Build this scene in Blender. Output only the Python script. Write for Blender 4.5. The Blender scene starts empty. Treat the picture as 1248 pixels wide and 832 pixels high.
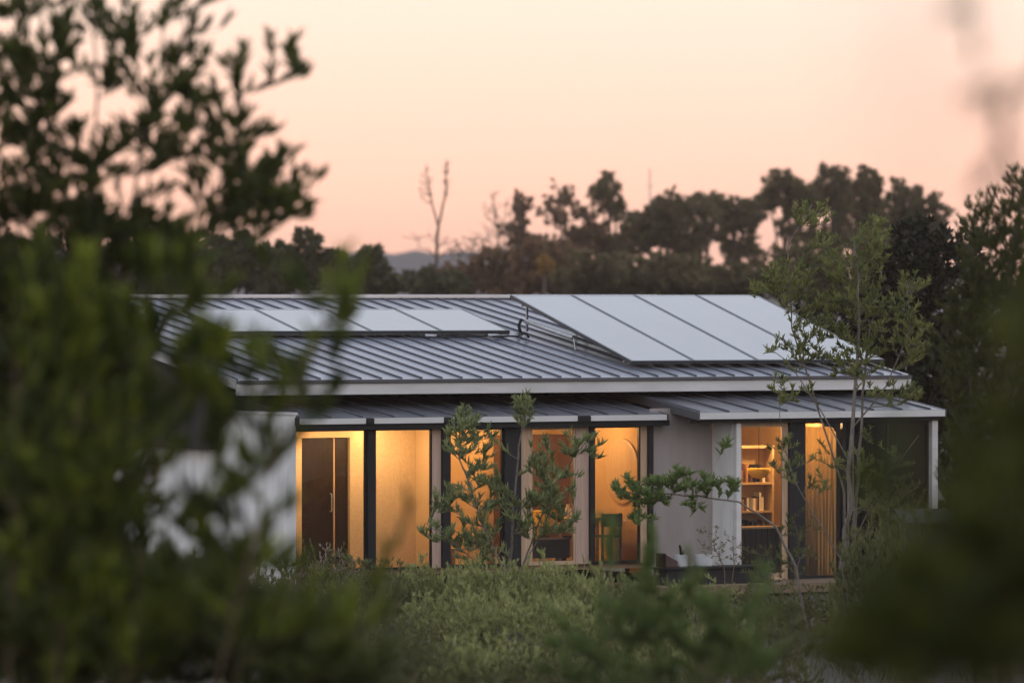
import bpy, math, random
import numpy as np
from mathutils import Matrix, Vector

C = bpy.context.scene.collection
SC = bpy.context.scene
PI = math.pi
F = 6933.3            # focal length in pixels of the 1248 px wide photograph (200 mm lens)
HZ = 362.0            # image row of the horizon
ZC = 4.590            # camera height above the house floor
TH = math.radians(30) # the house is turned 30 degrees to the camera
AX, AY = (355 - 624) * 95 / F, 95.0   # front left corner of the house


def W(px, py, d):
    """a point at distance d, used only to size the plants and the house from the photograph"""
    return np.array([(px - 624) * d / F, d, ZC - (py - HZ) * d / F])


def H(u, w, z):
    c, s = math.cos(TH), math.sin(TH)
    return (AX + u * c - w * s, AY + u * s + w * c, z)


def HL(px, py, w):
    c, s = math.cos(TH), math.sin(TH)
    k = (px - 624) / F
    u = (k * (AY + w * c) - AX + w * s) / (c - k * s)
    Y = AY + u * s + w * c
    return u, ZC - (py - HZ) * Y / F


def ground_z(y):
    if y > 62: return -0.55
    if y > 30: return -0.55 + (62 - y) / 32 * 1.0
    return 0.45 + (30 - y) / 30 * 2.2

# ------------------------------------------------------------------ materials
M = {}


def nodes(name):
    m = bpy.data.materials.new(name)
    m.use_nodes = True
    nt = m.node_tree
    nt.nodes.clear()
    out = nt.nodes.new('ShaderNodeOutputMaterial')
    return m, nt, out


def mat(name, col, rough=0.6, var=0.15, scale=6.0, bump=0.0, bscale=40.0, metal=0.0, spec=0.5, stretch=(1, 1, 1), detail=4, coat=0.0):
    m, nt, out = nodes(name)
    b = nt.nodes.new('ShaderNodeBsdfPrincipled')
    tc = nt.nodes.new('ShaderNodeTexCoord')
    mp = nt.nodes.new('ShaderNodeMapping')
    mp.inputs['Scale'].default_value = stretch
    nt.links.new(tc.outputs['Object'], mp.inputs['Vector'])
    n = nt.nodes.new('ShaderNodeTexNoise')
    n.inputs['Scale'].default_value = scale
    n.inputs['Detail'].default_value = detail
    nt.links.new(mp.outputs[0], n.inputs['Vector'])
    r = nt.nodes.new('ShaderNodeValToRGB')
    c0 = [max(0, c * (1 - var)) for c in col]
    c1 = [min(1, c * (1 + var)) for c in col]
    r.color_ramp.elements[0].position = 0.3
    r.color_ramp.elements[1].position = 0.7
    r.color_ramp.elements[0].color = (*c0, 1)
    r.color_ramp.elements[1].color = (*c1, 1)
    nt.links.new(n.outputs['Fac'], r.inputs['Fac'])
    nt.links.new(r.outputs['Color'], b.inputs['Base Color'])
    b.inputs['Roughness'].default_value = rough
    b.inputs['Metallic'].default_value = metal
    b.inputs['Specular IOR Level'].default_value = spec
    b.inputs['Coat Weight'].default_value = coat
    b.inputs['Coat Roughness'].default_value = 0.15
    if bump:
        n2 = nt.nodes.new('ShaderNodeTexNoise')
        n2.inputs['Scale'].default_value = bscale
        n2.inputs['Detail'].default_value = 3
        nt.links.new(mp.outputs[0], n2.inputs['Vector'])
        bp = nt.nodes.new('ShaderNodeBump')
        bp.inputs['Strength'].default_value = bump
        bp.inputs['Distance'].default_value = 0.02
        nt.links.new(n2.outputs['Fac'], bp.inputs['Height'])
        nt.links.new(bp.outputs[0], b.inputs['Normal'])
    nt.links.new(b.outputs[0], out.inputs['Surface'])
    M[name] = m
    return m


def leafmat(name, ca, cb, rough=0.5, trans=0.35, spec=0.35):
    """leaf: colour varies leaf by leaf through the mesh attribute 'tint'"""
    m, nt, out = nodes(name)
    at = nt.nodes.new('ShaderNodeAttribute')
    at.attribute_name = 'tint'
    r = nt.nodes.new('ShaderNodeValToRGB')
    r.color_ramp.elements[0].color = (*ca, 1)
    r.color_ramp.elements[1].color = (*cb, 1)
    nt.links.new(at.outputs['Fac'], r.inputs['Fac'])
    b = nt.nodes.new('ShaderNodeBsdfPrincipled')
    b.inputs['Roughness'].default_value = rough
    b.inputs['Specular IOR Level'].default_value = spec
    nt.links.new(r.outputs['Color'], b.inputs['Base Color'])
    t = nt.nodes.new('ShaderNodeBsdfTranslucent')
    hs = nt.nodes.new('ShaderNodeHueSaturation')
    hs.inputs['Hue'].default_value = 0.48
    hs.inputs['Value'].default_value = 1.5
    nt.links.new(r.outputs['Color'], hs.inputs['Color'])
    nt.links.new(hs.outputs['Color'], t.inputs['Color'])
    mx = nt.nodes.new('ShaderNodeMixShader')
    mx.inputs[0].default_value = trans
    nt.links.new(b.outputs[0], mx.inputs[1])
    nt.links.new(t.outputs[0], mx.inputs[2])
    nt.links.new(mx.outputs[0], out.inputs['Surface'])
    M[name] = m
    return m


def glassmat(name, tint=(0.93, 0.95, 0.95), ior=1.5):
    m, nt, out = nodes(name)
    t = nt.nodes.new('ShaderNodeBsdfTransparent')
    t.inputs['Color'].default_value = (*tint, 1)
    g = nt.nodes.new('ShaderNodeBsdfGlossy')
    g.inputs['Roughness'].default_value = 0.01
    fr = nt.nodes.new('ShaderNodeFresnel')
    fr.inputs['IOR'].default_value = ior
    mx = nt.nodes.new('ShaderNodeMixShader')
    nt.links.new(fr.outputs[0], mx.inputs[0])
    nt.links.new(t.outputs[0], mx.inputs[1])
    nt.links.new(g.outputs[0], mx.inputs[2])
    nt.links.new(mx.outputs[0], out.inputs['Surface'])
    M[name] = m
    return m


def glow(name, col, strength):
    m, nt, out = nodes(name)
    e = nt.nodes.new('ShaderNodeEmission')
    e.inputs['Color'].default_value = (*col, 1)
    e.inputs['Strength'].default_value = strength
    nt.links.new(e.outputs[0], out.inputs['Surface'])
    M[name] = m
    return m


mat('roof_metal', (0.155, 0.162, 0.20), rough=0.42, var=0.18, scale=1.6, metal=0.0, spec=0.9, stretch=(1.6, 0.15, 1), coat=0.25, bump=0.12, bscale=3)
mat('canopy_metal', (0.060, 0.061, 0.072), rough=0.36, var=0.7, scale=2.0, spec=0.55, stretch=(4, 0.10, 1), coat=0.1)  # streaky reflections are painted in as stretched light and dark bands
mat('seam_metal', (0.085, 0.088, 0.105), rough=0.5, var=0.1, scale=2, spec=0.4)
mat('dark_metal', (0.014, 0.0145, 0.016), rough=0.5, var=0.15, scale=3, spec=0.25)
mat('gutter_metal', (0.075, 0.075, 0.085), rough=0.4, var=0.15, scale=2, stretch=(0.3, 3, 3))
mat('white_fascia', (0.62, 0.62, 0.62), rough=0.45, var=0.11, scale=1.6, stretch=(0.7, 3, 3), detail=7)
mat('ridge_metal', (0.66, 0.62, 0.60), rough=0.4, var=0.06, scale=1.5)
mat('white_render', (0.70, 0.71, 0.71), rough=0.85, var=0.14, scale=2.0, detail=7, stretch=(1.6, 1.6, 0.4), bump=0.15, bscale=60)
mat('shaded_render', (0.35, 0.31, 0.30), rough=0.9, var=0.12, scale=1.8, detail=7, stretch=(1.6, 1.6, 0.4), bump=0.15, bscale=60)  # recess wall colour, lowered to hold the shade of the canopy
mat('dark_cladding', (0.022, 0.022, 0.024), rough=0.7, spec=0.25, var=0.2, scale=3, stretch=(6, 6, 0.4))
mat('warm_plaster', (0.62, 0.47, 0.30), rough=0.9, var=0.10, scale=45, bump=0.25, bscale=70, detail=2)
mat('ochre_wall', (0.60, 0.40, 0.18), rough=0.9, var=0.10, scale=2.2, bump=0.1)
mat('wood_jamb', (0.50, 0.34, 0.22), rough=0.6, var=0.16, scale=4, stretch=(8, 8, 0.5))
mat('pale_wood', (0.47, 0.33, 0.26), rough=0.6, var=0.12, scale=4, stretch=(8, 8, 0.5))
mat('cabinet_wood', (0.11, 0.055, 0.03), rough=0.5, var=0.3, scale=4, stretch=(8, 8, 0.6))
mat('dark_wood', (0.022, 0.013, 0.009), rough=0.5, spec=0.25, var=0.3, scale=4, stretch=(8, 8, 0.6))
mat('table_wood', (0.55, 0.38, 0.20), rough=0.5, var=0.15, scale=4, stretch=(0.5, 6, 6))
mat('deck_wood', (0.20, 0.135, 0.085), rough=0.75, var=0.25, scale=3, stretch=(0.5, 8, 8), bump=0.2)
mat('floor_wood', (0.30, 0.20, 0.12), rough=0.5, var=0.2, scale=3, stretch=(0.6, 8, 1))
mat('ceiling_white', (0.70, 0.66, 0.58), rough=0.9, var=0.03, scale=2)
mat('yellow_cloth', (0.80, 0.50, 0.05), rough=0.8, var=0.1, scale=8)
mat('cream_shade', (0.80, 0.74, 0.62), rough=0.8, var=0.05, scale=8)
leafmat('curtain_cloth', (0.42, 0.36, 0.20), (0.46, 0.40, 0.24), rough=0.9, trans=0.6)
mat('rattan', (0.40, 0.27, 0.11), rough=0.8, var=0.15, scale=30)
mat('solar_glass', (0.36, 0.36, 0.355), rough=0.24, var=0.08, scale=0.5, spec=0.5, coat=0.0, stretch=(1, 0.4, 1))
mat('panel_frame', (0.055, 0.06, 0.065), rough=0.4, var=0.1, scale=5, metal=0.3)
mat('galvanised', (0.42, 0.43, 0.44), rough=0.4, var=0.2, scale=12, metal=0.6)
mat('pot_glaze', (0.50, 0.52, 0.53), rough=0.5, var=0.08, scale=5)
mat('maroon', (0.07, 0.035, 0.035), rough=0.7, var=0.2, scale=5)
mat('concrete', (0.045, 0.047, 0.042), rough=0.9, var=0.25, scale=2.5, bump=0.2)
mat('book_mix', (0.30, 0.14, 0.07), rough=0.8, var=0.6, scale=9, stretch=(6, 1, 0.2), detail=1)
mat('soil', (0.045, 0.036, 0.027), rough=0.95, var=0.45, scale=1.4, bump=0.6, bscale=12)
mat('bark_grey', (0.17, 0.145, 0.125), rough=0.9, var=0.35, scale=14, stretch=(3, 3, 0.6), bump=0.4)
mat('bark_dark', (0.07, 0.055, 0.045), rough=0.9, var=0.3, scale=10, stretch=(3, 3, 0.6))
mat('bark_far', (0.10, 0.075, 0.06), rough=0.95, var=0.2, scale=2)
mat('twig', (0.15, 0.10, 0.065), rough=0.9, var=0.3, scale=20)
mat('blued_hillwood', (0.045, 0.060, 0.075), rough=1.0, var=0.4, scale=0.02, spec=0.1)  # blue of the far haze is mixed into the forest colour
glassmat('glass', ior=1.62)
glassmat('grey_glass', (0.42, 0.42, 0.44), 1.6)
glow('lamp_glow', (1.0, 0.62, 0.25), 6.0)
leafmat('leaf_near', (0.024, 0.034, 0.010), (0.095, 0.110, 0.025), trans=0.45)
leafmat('leaf_spray', (0.020, 0.034, 0.008), (0.27, 0.33, 0.036), trans=0.4)
leafmat('leaf_shoot', (0.075, 0.11, 0.035), (0.17, 0.24, 0.075), trans=0.4)
leafmat('leaf_bush', (0.022, 0.030, 0.008), (0.15, 0.17, 0.022), trans=0.3)
leafmat('leaf_olive', (0.055, 0.080, 0.030), (0.26, 0.275, 0.085), trans=0.3)
leafmat('leaf_blue', (0.085, 0.120, 0.050), (0.31, 0.35, 0.15), trans=0.25)
leafmat('leaf_rosemary', (0.14, 0.17, 0.060), (0.37, 0.39, 0.15), trans=0.2)
leafmat('leaf_grey', (0.065, 0.080, 0.030), (0.17, 0.18, 0.065), trans=0.2)
leafmat('leaf_flower', (0.22, 0.15, 0.13), (0.42, 0.33, 0.31), trans=0.3)
leafmat('leaf_juniper', (0.024, 0.034, 0.010), (0.085, 0.090, 0.020), trans=0.25)
leafmat('leaf_pine', (0.060, 0.055, 0.026), (0.135, 0.115, 0.052), trans=0.4, spec=0.15)  # warm haze over the far trees is put into these browned tones
leafmat('leaf_brown', (0.095, 0.062, 0.036), (0.19, 0.12, 0.060), trans=0.3, spec=0.15)
leafmat('leaf_gold', (0.12, 0.075, 0.020), (0.26, 0.15, 0.03), trans=0.3, spec=0.15)
leafmat('leaf_backwood', (0.030, 0.038, 0.016), (0.075, 0.080, 0.030), trans=0.2, spec=0.15)
leafmat('leaf_dark', (0.012, 0.016, 0.009), (0.034, 0.038, 0.018), trans=0.15, spec=0.15)
leafmat('grass_blade', (0.045, 0.055, 0.022), (0.13, 0.13, 0.05), trans=0.3)

# ------------------------------------------------------------------ mesh helpers


class MB:
    def __init__(self):
        self.v, self.f, self.m, self.mats = [], [], [], []

    def mi(self, name):
        if name not in self.mats: self.mats.append(name)
        return self.mats.index(name)

    def add(self, vs, fs, name):
        o = len(self.v)
        self.v += [tuple(p) for p in vs]
        k = self.mi(name)
        for f in fs:
            self.f.append(tuple(i + o for i in f)); self.m.append(k)
        return self

    def box(self, x0, x1, y0, y1, z0, z1, name):
        vs = [(x, y, z) for z in (z0, z1) for y in (y0, y1) for x in (x0, x1)]
        return self.add(vs, [(0, 2, 3, 1), (4, 5, 7, 6), (0, 1, 5, 4), (2, 6, 7, 3), (0, 4, 6, 2), (1, 3, 7, 5)], name)

    def hexa(self, p, name):
        """p: 8 points, bottom 4 counter-clockwise then top 4"""
        return self.add(p, [(3, 2, 1, 0), (4, 5, 6, 7), (0, 1, 5, 4), (1, 2, 6, 5), (2, 3, 7, 6), (3, 0, 4, 7)], name)

    def slope(self, x0, x1, y0, y1, z0, z1, t, name):
        """slab rising from z0 at y0 to z1 at y1, thickness t below the surface"""
        return self.hexa([(x0, y0, z0 - t), (x1, y0, z0 - t), (x1, y1, z1 - t), (x0, y1, z1 - t),
                          (x0, y0, z0), (x1, y0, z0), (x1, y1, z1), (x0, y1, z1)], name)

    def tube(self, pts, rad, name, n=6, cap=True):
        pts = [np.array(p, float) for p in pts]
        vs, fs = [], []
        k = len(pts)
        ref = None
        for i, p in enumerate(pts):
            t = pts[min(i + 1, k - 1)] - pts[max(i - 1, 0)]
            t = t / (np.linalg.norm(t) + 1e-9)
            if ref is None:
                ref = np.array([1., 0, 0]) if abs(t[0]) < 0.8 else np.array([0, 1., 0])
            a = ref - t * np.dot(ref, t); a /= np.linalg.norm(a) + 1e-9
            b = np.cross(t, a); ref = a
            r = rad[i] if hasattr(rad, '__len__') else rad
            for j in range(n):
                q = 2 * PI * j / n
                vs.append(p + r * (math.cos(q) * a + math.sin(q) * b))
        for i in range(k - 1):
            for j in range(n):
                j2 = (j + 1) % n
                fs.append((i * n + j, i * n + j2, (i + 1) * n + j2, (i + 1) * n + j))
        if cap:
            fs.append(tuple(range(n - 1, -1, -1))); fs.append(tuple((k - 1) * n + j for j in range(n)))
        return self.add(vs, fs, name)

    def lathe(self, prof, name, n=20, c=(0, 0, 0)):
        vs, fs = [], []
        for r, z in prof:
            for j in range(n):
                q = 2 * PI * j / n
                vs.append((c[0] + r * math.cos(q), c[1] + r * math.sin(q), c[2] + z))
        for i in range(len(prof) - 1):
            for j in range(n):
                j2 = (j + 1) % n
                fs.append((i * n + j, i * n + j2, (i + 1) * n + j2, (i + 1) * n + j))
        if prof[0][0] > 1e-4: fs.append(tuple(range(n - 1, -1, -1)))
        if prof[-1][0] > 1e-4: fs.append(tuple((len(prof) - 1) * n + j for j in range(n)))
        return self.add(vs, fs, name)

    def build(self, name, parent=None, bevel=0.0, smooth=False):
        me = bpy.data.meshes.new(name)
        me.from_pydata(self.v, [], self.f)
        for mn in self.mats: me.materials.append(M[mn])
        me.polygons.foreach_set('material_index', self.m)
        if smooth: me.polygons.foreach_set('use_smooth', [True] * len(self.f))
        me.update()
        o = bpy.data.objects.new(name, me)
        C.objects.link(o)
        if parent: o.parent = parent
        if bevel:
            b = o.modifiers.new('edge', 'BEVEL'); b.width = bevel; b.segments = 2; b.limit_method = 'ANGLE'
        return o


def bx(x0, x1, y0, y1, z0, z1, name):
    return MB().box(x0, x1, y0, y1, z0, z1, name)


def tag(o, label=None, cat=None, group=None, kind=None):
    if label: o['label'] = label
    if cat: o['category'] = cat
    if group: o['group'] = group
    if kind: o['kind'] = kind
    return o


def thing(name, label, cat, loc, rz=0.0, group=None):
    o = bpy.data.objects.new(name, None)
    C.objects.link(o)
    o.empty_display_size = 0.1
    o.location = loc
    o.rotation_euler = (0, 0, rz)
    return tag(o, label, cat, group)


def hthing(name, label, cat, u, w, z, rz=0.0, group=None):
    return thing(name, label, cat, H(u, w, z), TH + rz, group)


# --- leaves: one vectorised builder ------------------------------------------------------
FULL = (np.array([(0, 0, 0), (.32, .5, .10), (.32, 0, 0), (.32, -.5, .10), (.72, .36, .04), (.72, 0, -.05), (.72, -.36, .04), (1, 0, -.14)], float),
        [(0, 2, 1), (0, 3, 2), (1, 2, 5, 4), (2, 3, 6, 5), (4, 5, 7), (5, 6, 7)])
LITE = (np.array([(0, 0, 0), (.5, .5, .08), (1, 0, -.06), (.5, -.5, .08)], float), [(0, 3, 2, 1)])


def leaf_object(name, parent, P, D, N, L, Wd, matname, rng, tmpl=FULL, tint=None):
    P, D, N = (np.asarray(a, float) for a in (P, D, N))
    n = len(P)
    L = np.asarray(L, float); Wd = np.asarray(Wd, float)
    D = D / (np.linalg.norm(D, axis=1, keepdims=True) + 1e-9)
    S = np.cross(N, D); S /= np.linalg.norm(S, axis=1, keepdims=True) + 1e-9
    U = np.cross(D, S)
    T, fs = tmpl
    k = len(T)
    V = (P[:, None, :] + T[None, :, 0, None] * D[:, None, :] * L[:, None, None]
         + T[None, :, 1, None] * S[:, None, :] * Wd[:, None, None]
         + T[None, :, 2, None] * U[:, None, :] * L[:, None, None])
    V = V.reshape(-1, 3)
    li, ls, lt, pos = [], [], [], 0
    for f in fs:
        ls.append(pos); lt.append(len(f)); li += list(f); pos += len(f)
    li, ls = np.array(li), np.array(ls)
    LI = (li[None, :] + (np.arange(n) * k)[:, None]).ravel()
    LS = (ls[None, :] + (np.arange(n) * pos)[:, None]).ravel()
    me = bpy.data.meshes.new(name)
    me.vertices.add(n * k); me.vertices.foreach_set('co', V.astype(np.float32).ravel())
    me.loops.add(len(LI)); me.loops.foreach_set('vertex_index', LI.astype(np.int32))
    me.polygons.add(len(LS)); me.polygons.foreach_set('loop_start', LS.astype(np.int32))
    if tint is None: tint = rng.random(n)
    a = me.attributes.new('tint', 'FLOAT', 'POINT')
    a.data.foreach_set('value', np.repeat(tint, k).astype(np.float32))
    me.materials.append(M[matname])
    me.update(calc_edges=True)
    me.validate()
    o = bpy.data.objects.new(name, me); C.objects.link(o)
    if parent: o.parent = parent
    return o


def grow(root, base, stems, tips, rng, leaf=(0.1, 0.03), per=24, shoot=0.5, matleaf='leaf_near', matwood='twig', twig_r=0.006,
         spread=(0.5, 1.1), bow=0.12, up=0.25, tmpl=FULL, woodname='branches', leafname='foliage', rosette=5, sub=0.35, whorl=False,
         tpow=1.0, flare=1.0):
    """grow branches from the stems to every tip (each new branch can carry the next) and set leaves along the last stretch of each"""
    mb = MB()
    base = np.array(base, float)
    cand, crad = [], []
    for pts, r0, r1 in stems:
        pts = [np.array(p, float) for p in pts]
        fine = []
        for i in range(len(pts) - 1):
            for j in range(4):
                fine.append(pts[i] + (pts[i + 1] - pts[i]) * j / 4)
        fine.append(pts[-1])
        fine = [p + rng.normal(0, r0 * 0.25, 3) for p in fine]
        m = len(fine)
        rad = [r0 + (r1 - r0) * (i / (m - 1)) ** 0.8 for i in range(m)]
        rad[0] *= flare
        mb.tube([p - base for p in fine], rad, matwood, 7)
        for i, p in enumerate(fine):
            if i >= m * 0.2: cand.append(p); crad.append(rad[i])
    cand, crad = list(cand), list(crad)
    tips = np.array(tips, float)
    A0 = np.array(cand)
    dist = np.array([np.min(np.linalg.norm(A0 - t, axis=1)) for t in tips])
    P, D, N, tt = [], [], [], []
    for t in tips[np.argsort(dist)]:
        A = np.array(cand)
        df = t - A
        dd = np.linalg.norm(df, axis=1)
        cost = dd + np.maximum(0, -df[:, 2] + 0.15 * dd) * 1.5
        i = int(np.argmin(cost + rng.random(len(dd)) * 0.05 * dd.mean()))
        a = A[i]; r0 = min(crad[i] * 0.7, twig_r * (1 + 1.2 * dd[i] / max(shoot, 1e-3)))
        ln = np.linalg.norm(t - a) + 1e-6
        mid = (a + t) / 2 + rng.normal(0, bow * 0.5 * ln, 3) - np.array([0, 0, bow * ln * 0.6])
        q = np.linspace(0, 1, 6)[:, None]
        cv = (1 - q) ** 2 * a + 2 * q * (1 - q) * mid + q ** 2 * t
        mb.tube([p - base for p in cv], [r0 + (twig_r * 0.4 - r0) * k / 5 for k in range(6)], matwood, 4, cap=False)
        for k in (1, 2, 3, 4):
            cand.append(cv[k]); crad.append(r0 + (twig_r * 0.4 - r0) * k / 5)
        if per <= 0: continue
        tan_end = t - cv[4]
        tan_end = tan_end / (np.linalg.norm(tan_end) + 1e-9) + np.array([0, 0, up]); tan_end /= np.linalg.norm(tan_end)
        s0 = max(0.0, 1 - shoot / ln)
        nl = max(3, int(per * min(1, ln / shoot) * rng.uniform(0.8, 1.2)))
        th = rng.uniform(0, 6.28)
        base_tint = rng.random()
        for k in range(nl + rosette):
            tipm = k >= nl
            q = 1.0 - (0.0 if tipm else rng.random() * (1 - s0))
            p = (1 - q) ** 2 * a + 2 * q * (1 - q) * mid + q ** 2 * t
            tg = 2 * (1 - q) * (mid - a) + 2 * q * (t - mid)
            tg = tg / (np.linalg.norm(tg) + 1e-9) + np.array([0, 0, up]); tg /= np.linalg.norm(tg)
            th += 2.4 if not tipm else 6.28 / max(1, rosette)
            e1 = np.cross(tg, [0.13, 0.31, 0.94]); e1 /= np.linalg.norm(e1) + 1e-9
            e2 = np.cross(tg, e1)
            rd = math.cos(th) * e1 + math.sin(th) * e2
            al = rng.uniform(*spread) * (0.75 if tipm else 1.0)
            d = tg * math.cos(al) + rd * math.sin(al)
            P.append(p); D.append(d); N.append(tg + rng.normal(0, 0.25, 3))
            tt.append(np.clip(0.55 * base_tint + 0.45 * rng.random(), 0, 1))
    wood = mb.build(woodname, root, smooth=True)
    fo = None
    if P:
        P = np.array(P) - base
        n = len(P)
        s = rng.uniform(0.65, 1.2, n)
        fo = leaf_object(leafname, root, P, D, N, leaf[0] * s, leaf[1] * s, matleaf, rng, tmpl, np.array(tt) ** tpow)
    return wood, fo


def blob_tips(blobs, n, d, ds, rng, edge=0.0):
    """random tips inside ellipses (measured on the photograph), spread in depth as far as in width"""
    w = np.array([b[2] * b[3] * (b[4] if len(b) > 4 else 1) for b in blobs], float)
    w /= w.sum()
    out = []
    for i in rng.choice(len(blobs), n, p=w):
        b = blobs[i]
        while True:
            x, y, z = rng.uniform(-1, 1, 3)
            r = x * x + y * y + z * z
            if edge * edge < r <= 1: break
        out.append(W(b[0] + x * b[2], b[1] + y * b[3], d + z * ds))
    return out


def plant(name, label, cat, d, stems, blobs, n, ds, seed, group=None, **kw):
    rng = np.random.default_rng(seed)
    st = []
    for pts, r0, r1 in stems:
        dd = d + rng.normal(0, ds * 0.25)
        st.append(([W(px, py, dd + (rng.normal(0, ds * 0.12) if i else 0)) for i, (px, py) in enumerate(pts)], r0, r1))
    b0 = st[0][0][0].copy()
    gz = ground_z(d) - 0.05
    for s in st:                                   # root every stem in the ground
        if s[0][0][2] > gz and kw.get('rooted', True):
            p = s[0][0].copy(); p[2] = gz; s[0].insert(0, p)
    kw.pop('rooted', None)
    b0[2] = gz
    root = thing(name, label, cat, b0, 0, group)
    grow(root, b0, st, blob_tips(blobs, n, d, ds, rng, kw.pop('edge', 0.0)), rng, **kw)
    return root


# ------------------------------------------------------------------ camera, light, sky, air
cam = bpy.data.cameras.new('camera')
co = bpy.data.objects.new('camera', cam)
C.objects.link(co)
cam.lens = 200; cam.sensor_width = 36
cam.clip_start = 0.1; cam.clip_end = 20000
co.location = (0, 0, ZC)
co.rotation_euler = (PI / 2 - math.atan((416 - HZ) / F), 0, 0)
cam.dof.use_dof = True
cam.dof.focus_distance = 94.5
cam.dof.aperture_fstop = 1.65
cam.dof.aperture_blades = 0
SC.camera = co

SUN_AZ = math.radians(-18)      # just left of the view, low behind the hills
SUN_EL = math.radians(2.5)
sun = bpy.data.lights.new('sun', 'SUN')
sun.energy = 0.12; sun.angle = math.radians(12); sun.color = (1.0, 0.62, 0.42)
so = bpy.data.objects.new('sun', sun); C.objects.link(so)
dv = Vector((math.sin(SUN_AZ) * math.cos(SUN_EL), math.cos(SUN_AZ) * math.cos(SUN_EL), math.sin(SUN_EL)))
so.rotation_euler = dv.to_track_quat('Z', 'Y').to_euler()
so.location = (0, 120, 60)

wd = bpy.data.worlds.new('World'); SC.world = wd; wd.use_nodes = True
nt = wd.node_tree; nt.nodes.clear()
wo = nt.nodes.new('ShaderNodeOutputWorld')
tc = nt.nodes.new('ShaderNodeTexCoord')
sp = nt.nodes.new('ShaderNodeSeparateXYZ')
nt.links.new(tc.outputs['Generated'], sp.inputs[0])


def ramp(stops):
    r = nt.nodes.new('ShaderNodeValToRGB')
    e = r.color_ramp.elements
    e[0].position, e[0].color = stops[0][0], (*stops[0][1], 1)
    e[1].position, e[1].color = stops[-1][0], (*stops[-1][1], 1)
    for p, c in stops[1:-1]:
        k = e.new(p); k.color = (*c, 1)
    nt.links.new(sp.outputs['Z'], r.inputs['Fac'])
    return r


rf = ramp([(0.0, (1.0, 0.51, 0.375)), (0.010, (1.0, 0.555, 0.415)), (0.03, (0.94, 0.595, 0.475)), (0.052, (0.87, 0.665, 0.565)), (0.11, (0.84, 0.73, 0.69)),
           (0.22, (0.76, 0.75, 0.78)), (0.45, (0.66, 0.72, 0.84)), (1.0, (0.44, 0.53, 0.72))])
rb = ramp([(0.0, (0.58, 0.54, 0.53)), (0.06, (0.80, 0.72, 0.68)), (0.16, (0.95, 0.87, 0.82)), (0.4, (0.82, 0.82, 0.86)), (1.0, (0.44, 0.53, 0.72))])
ma = nt.nodes.new('ShaderNodeMapRange')
ma.inputs['From Min'].default_value = -0.7; ma.inputs['From Max'].default_value = 0.9
nt.links.new(sp.outputs['Y'], ma.inputs['Value'])
mx = nt.nodes.new('ShaderNodeMix'); mx.data_type = 'RGBA'
nt.links.new(ma.outputs[0], mx.inputs['Factor'])
nt.links.new(rb.outputs['Color'], mx.inputs['A']); nt.links.new(rf.outputs['Color'], mx.inputs['B'])
bg = nt.nodes.new('ShaderNodeBackground'); bg.inputs['Strength'].default_value = 1.37
nt.links.new(mx.outputs['Result'], bg.inputs['Color'])
sky = nt.nodes.new('ShaderNodeTexSky'); sky.sky_type = 'NISHITA'; sky.sun_disc = False
sky.sun_elevation = SUN_EL; sky.sun_rotation = SUN_AZ
bg2 = nt.nodes.new('ShaderNodeBackground'); bg2.inputs['Strength'].default_value = 0.008
nt.links.new(sky.outputs[0], bg2.inputs['Color'])
ad = nt.nodes.new('ShaderNodeAddShader')
nt.links.new(bg.outputs[0], ad.inputs[0]); nt.links.new(bg2.outputs[0], ad.inputs[1])
nt.links.new(ad.outputs[0], wo.inputs['Surface'])

SC.view_settings.view_transform = 'Standard'
SC.view_settings.look = 'None'
SC.view_settings.exposure = 0.0
SC.view_settings.gamma = 1.0
SC.view_settings.use_curve_mapping = False
SC.cycles.use_denoising = True
SC.cycles.max_bounces = 7
SC.cycles.diffuse_bounces = 3
SC.cycles.glossy_bounces = 3
SC.cycles.transmission_bounces = 4
SC.cycles.volume_bounces = 0
SC.cycles.transparent_max_bounces = 16
SC.cycles.caustics_reflective = False
SC.cycles.caustics_refractive = False
SC.cycles.sample_clamp_indirect = 4.0

# ------------------------------------------------------------------ ground, hills, air
rg = np.random.default_rng(5)
xs = [-6000, -3000, -900, -300, -120] + list(np.linspace(-60, 60, 41)) + [120, 300, 900, 3000, 6000]
ys = [-40, -10] + list(np.linspace(0, 130, 53)) + [170, 230, 320, 500, 900, 1600, 3200, 7500]
vs, fs = [], []
for y in ys:
    for x in xs:
        z = ground_z(y) + 0.05 * math.sin(x * 0.9 + y * 0.4) * (1 if 0 < y < 130 else 0)
        if y > 130: z -= min(1.5, (y - 130) * 0.01)
        vs.append((x, y, z))
for j in range(len(ys) - 1):
    for i in range(len(xs) - 1):
        a = j * len(xs) + i
        fs.append((a, a + 1, a + 1 + len(xs), a + len(xs)))
gm = MB().add(vs, fs, 'soil')
g = gm.build('ground', smooth=True); tag(g, 'dark garden soil and rough ground sloping down towards the house', kind='structure')

# wooded hills far behind (1.8 km): a ridge with a slope on both sides
d0 = 1800.0
vs, fs = [], []
NX, NY = 120, 8
for i in range(NX):
    px = -900 + i * 3050 / (NX - 1)
    top = 303 + 34 / (1 + math.exp(-(px - 690) / 38)) + 4 * math.sin(px * 0.017 + 0.4) + 3.0 * math.sin(px * 0.037) + 1.3 * math.sin(px * 0.13 + 1) + rg.normal(0, 0.5)
    p = W(px, top, d0)
    for j in range(NY):
        t = j / (NY - 1) * 2 - 1
        h = (1 - abs(t) ** 1.6)
        vs.append((p[0], d0 + t * 380 + rg.normal(0, 8), -3 + (p[2] + 3) * h + rg.normal(0, 0.4) * h))
for i in range(NX - 1):
    for j in range(NY - 1):
        a = i * NY + j
        fs.append((a, a + 1, a + 1 + NY, a + NY))
hl = MB().add(vs, fs, 'blued_hillwood').build('hills', smooth=True)
tag(hl, 'low wooded hills tinted with distance blue along the horizon', kind='structure')

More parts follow.
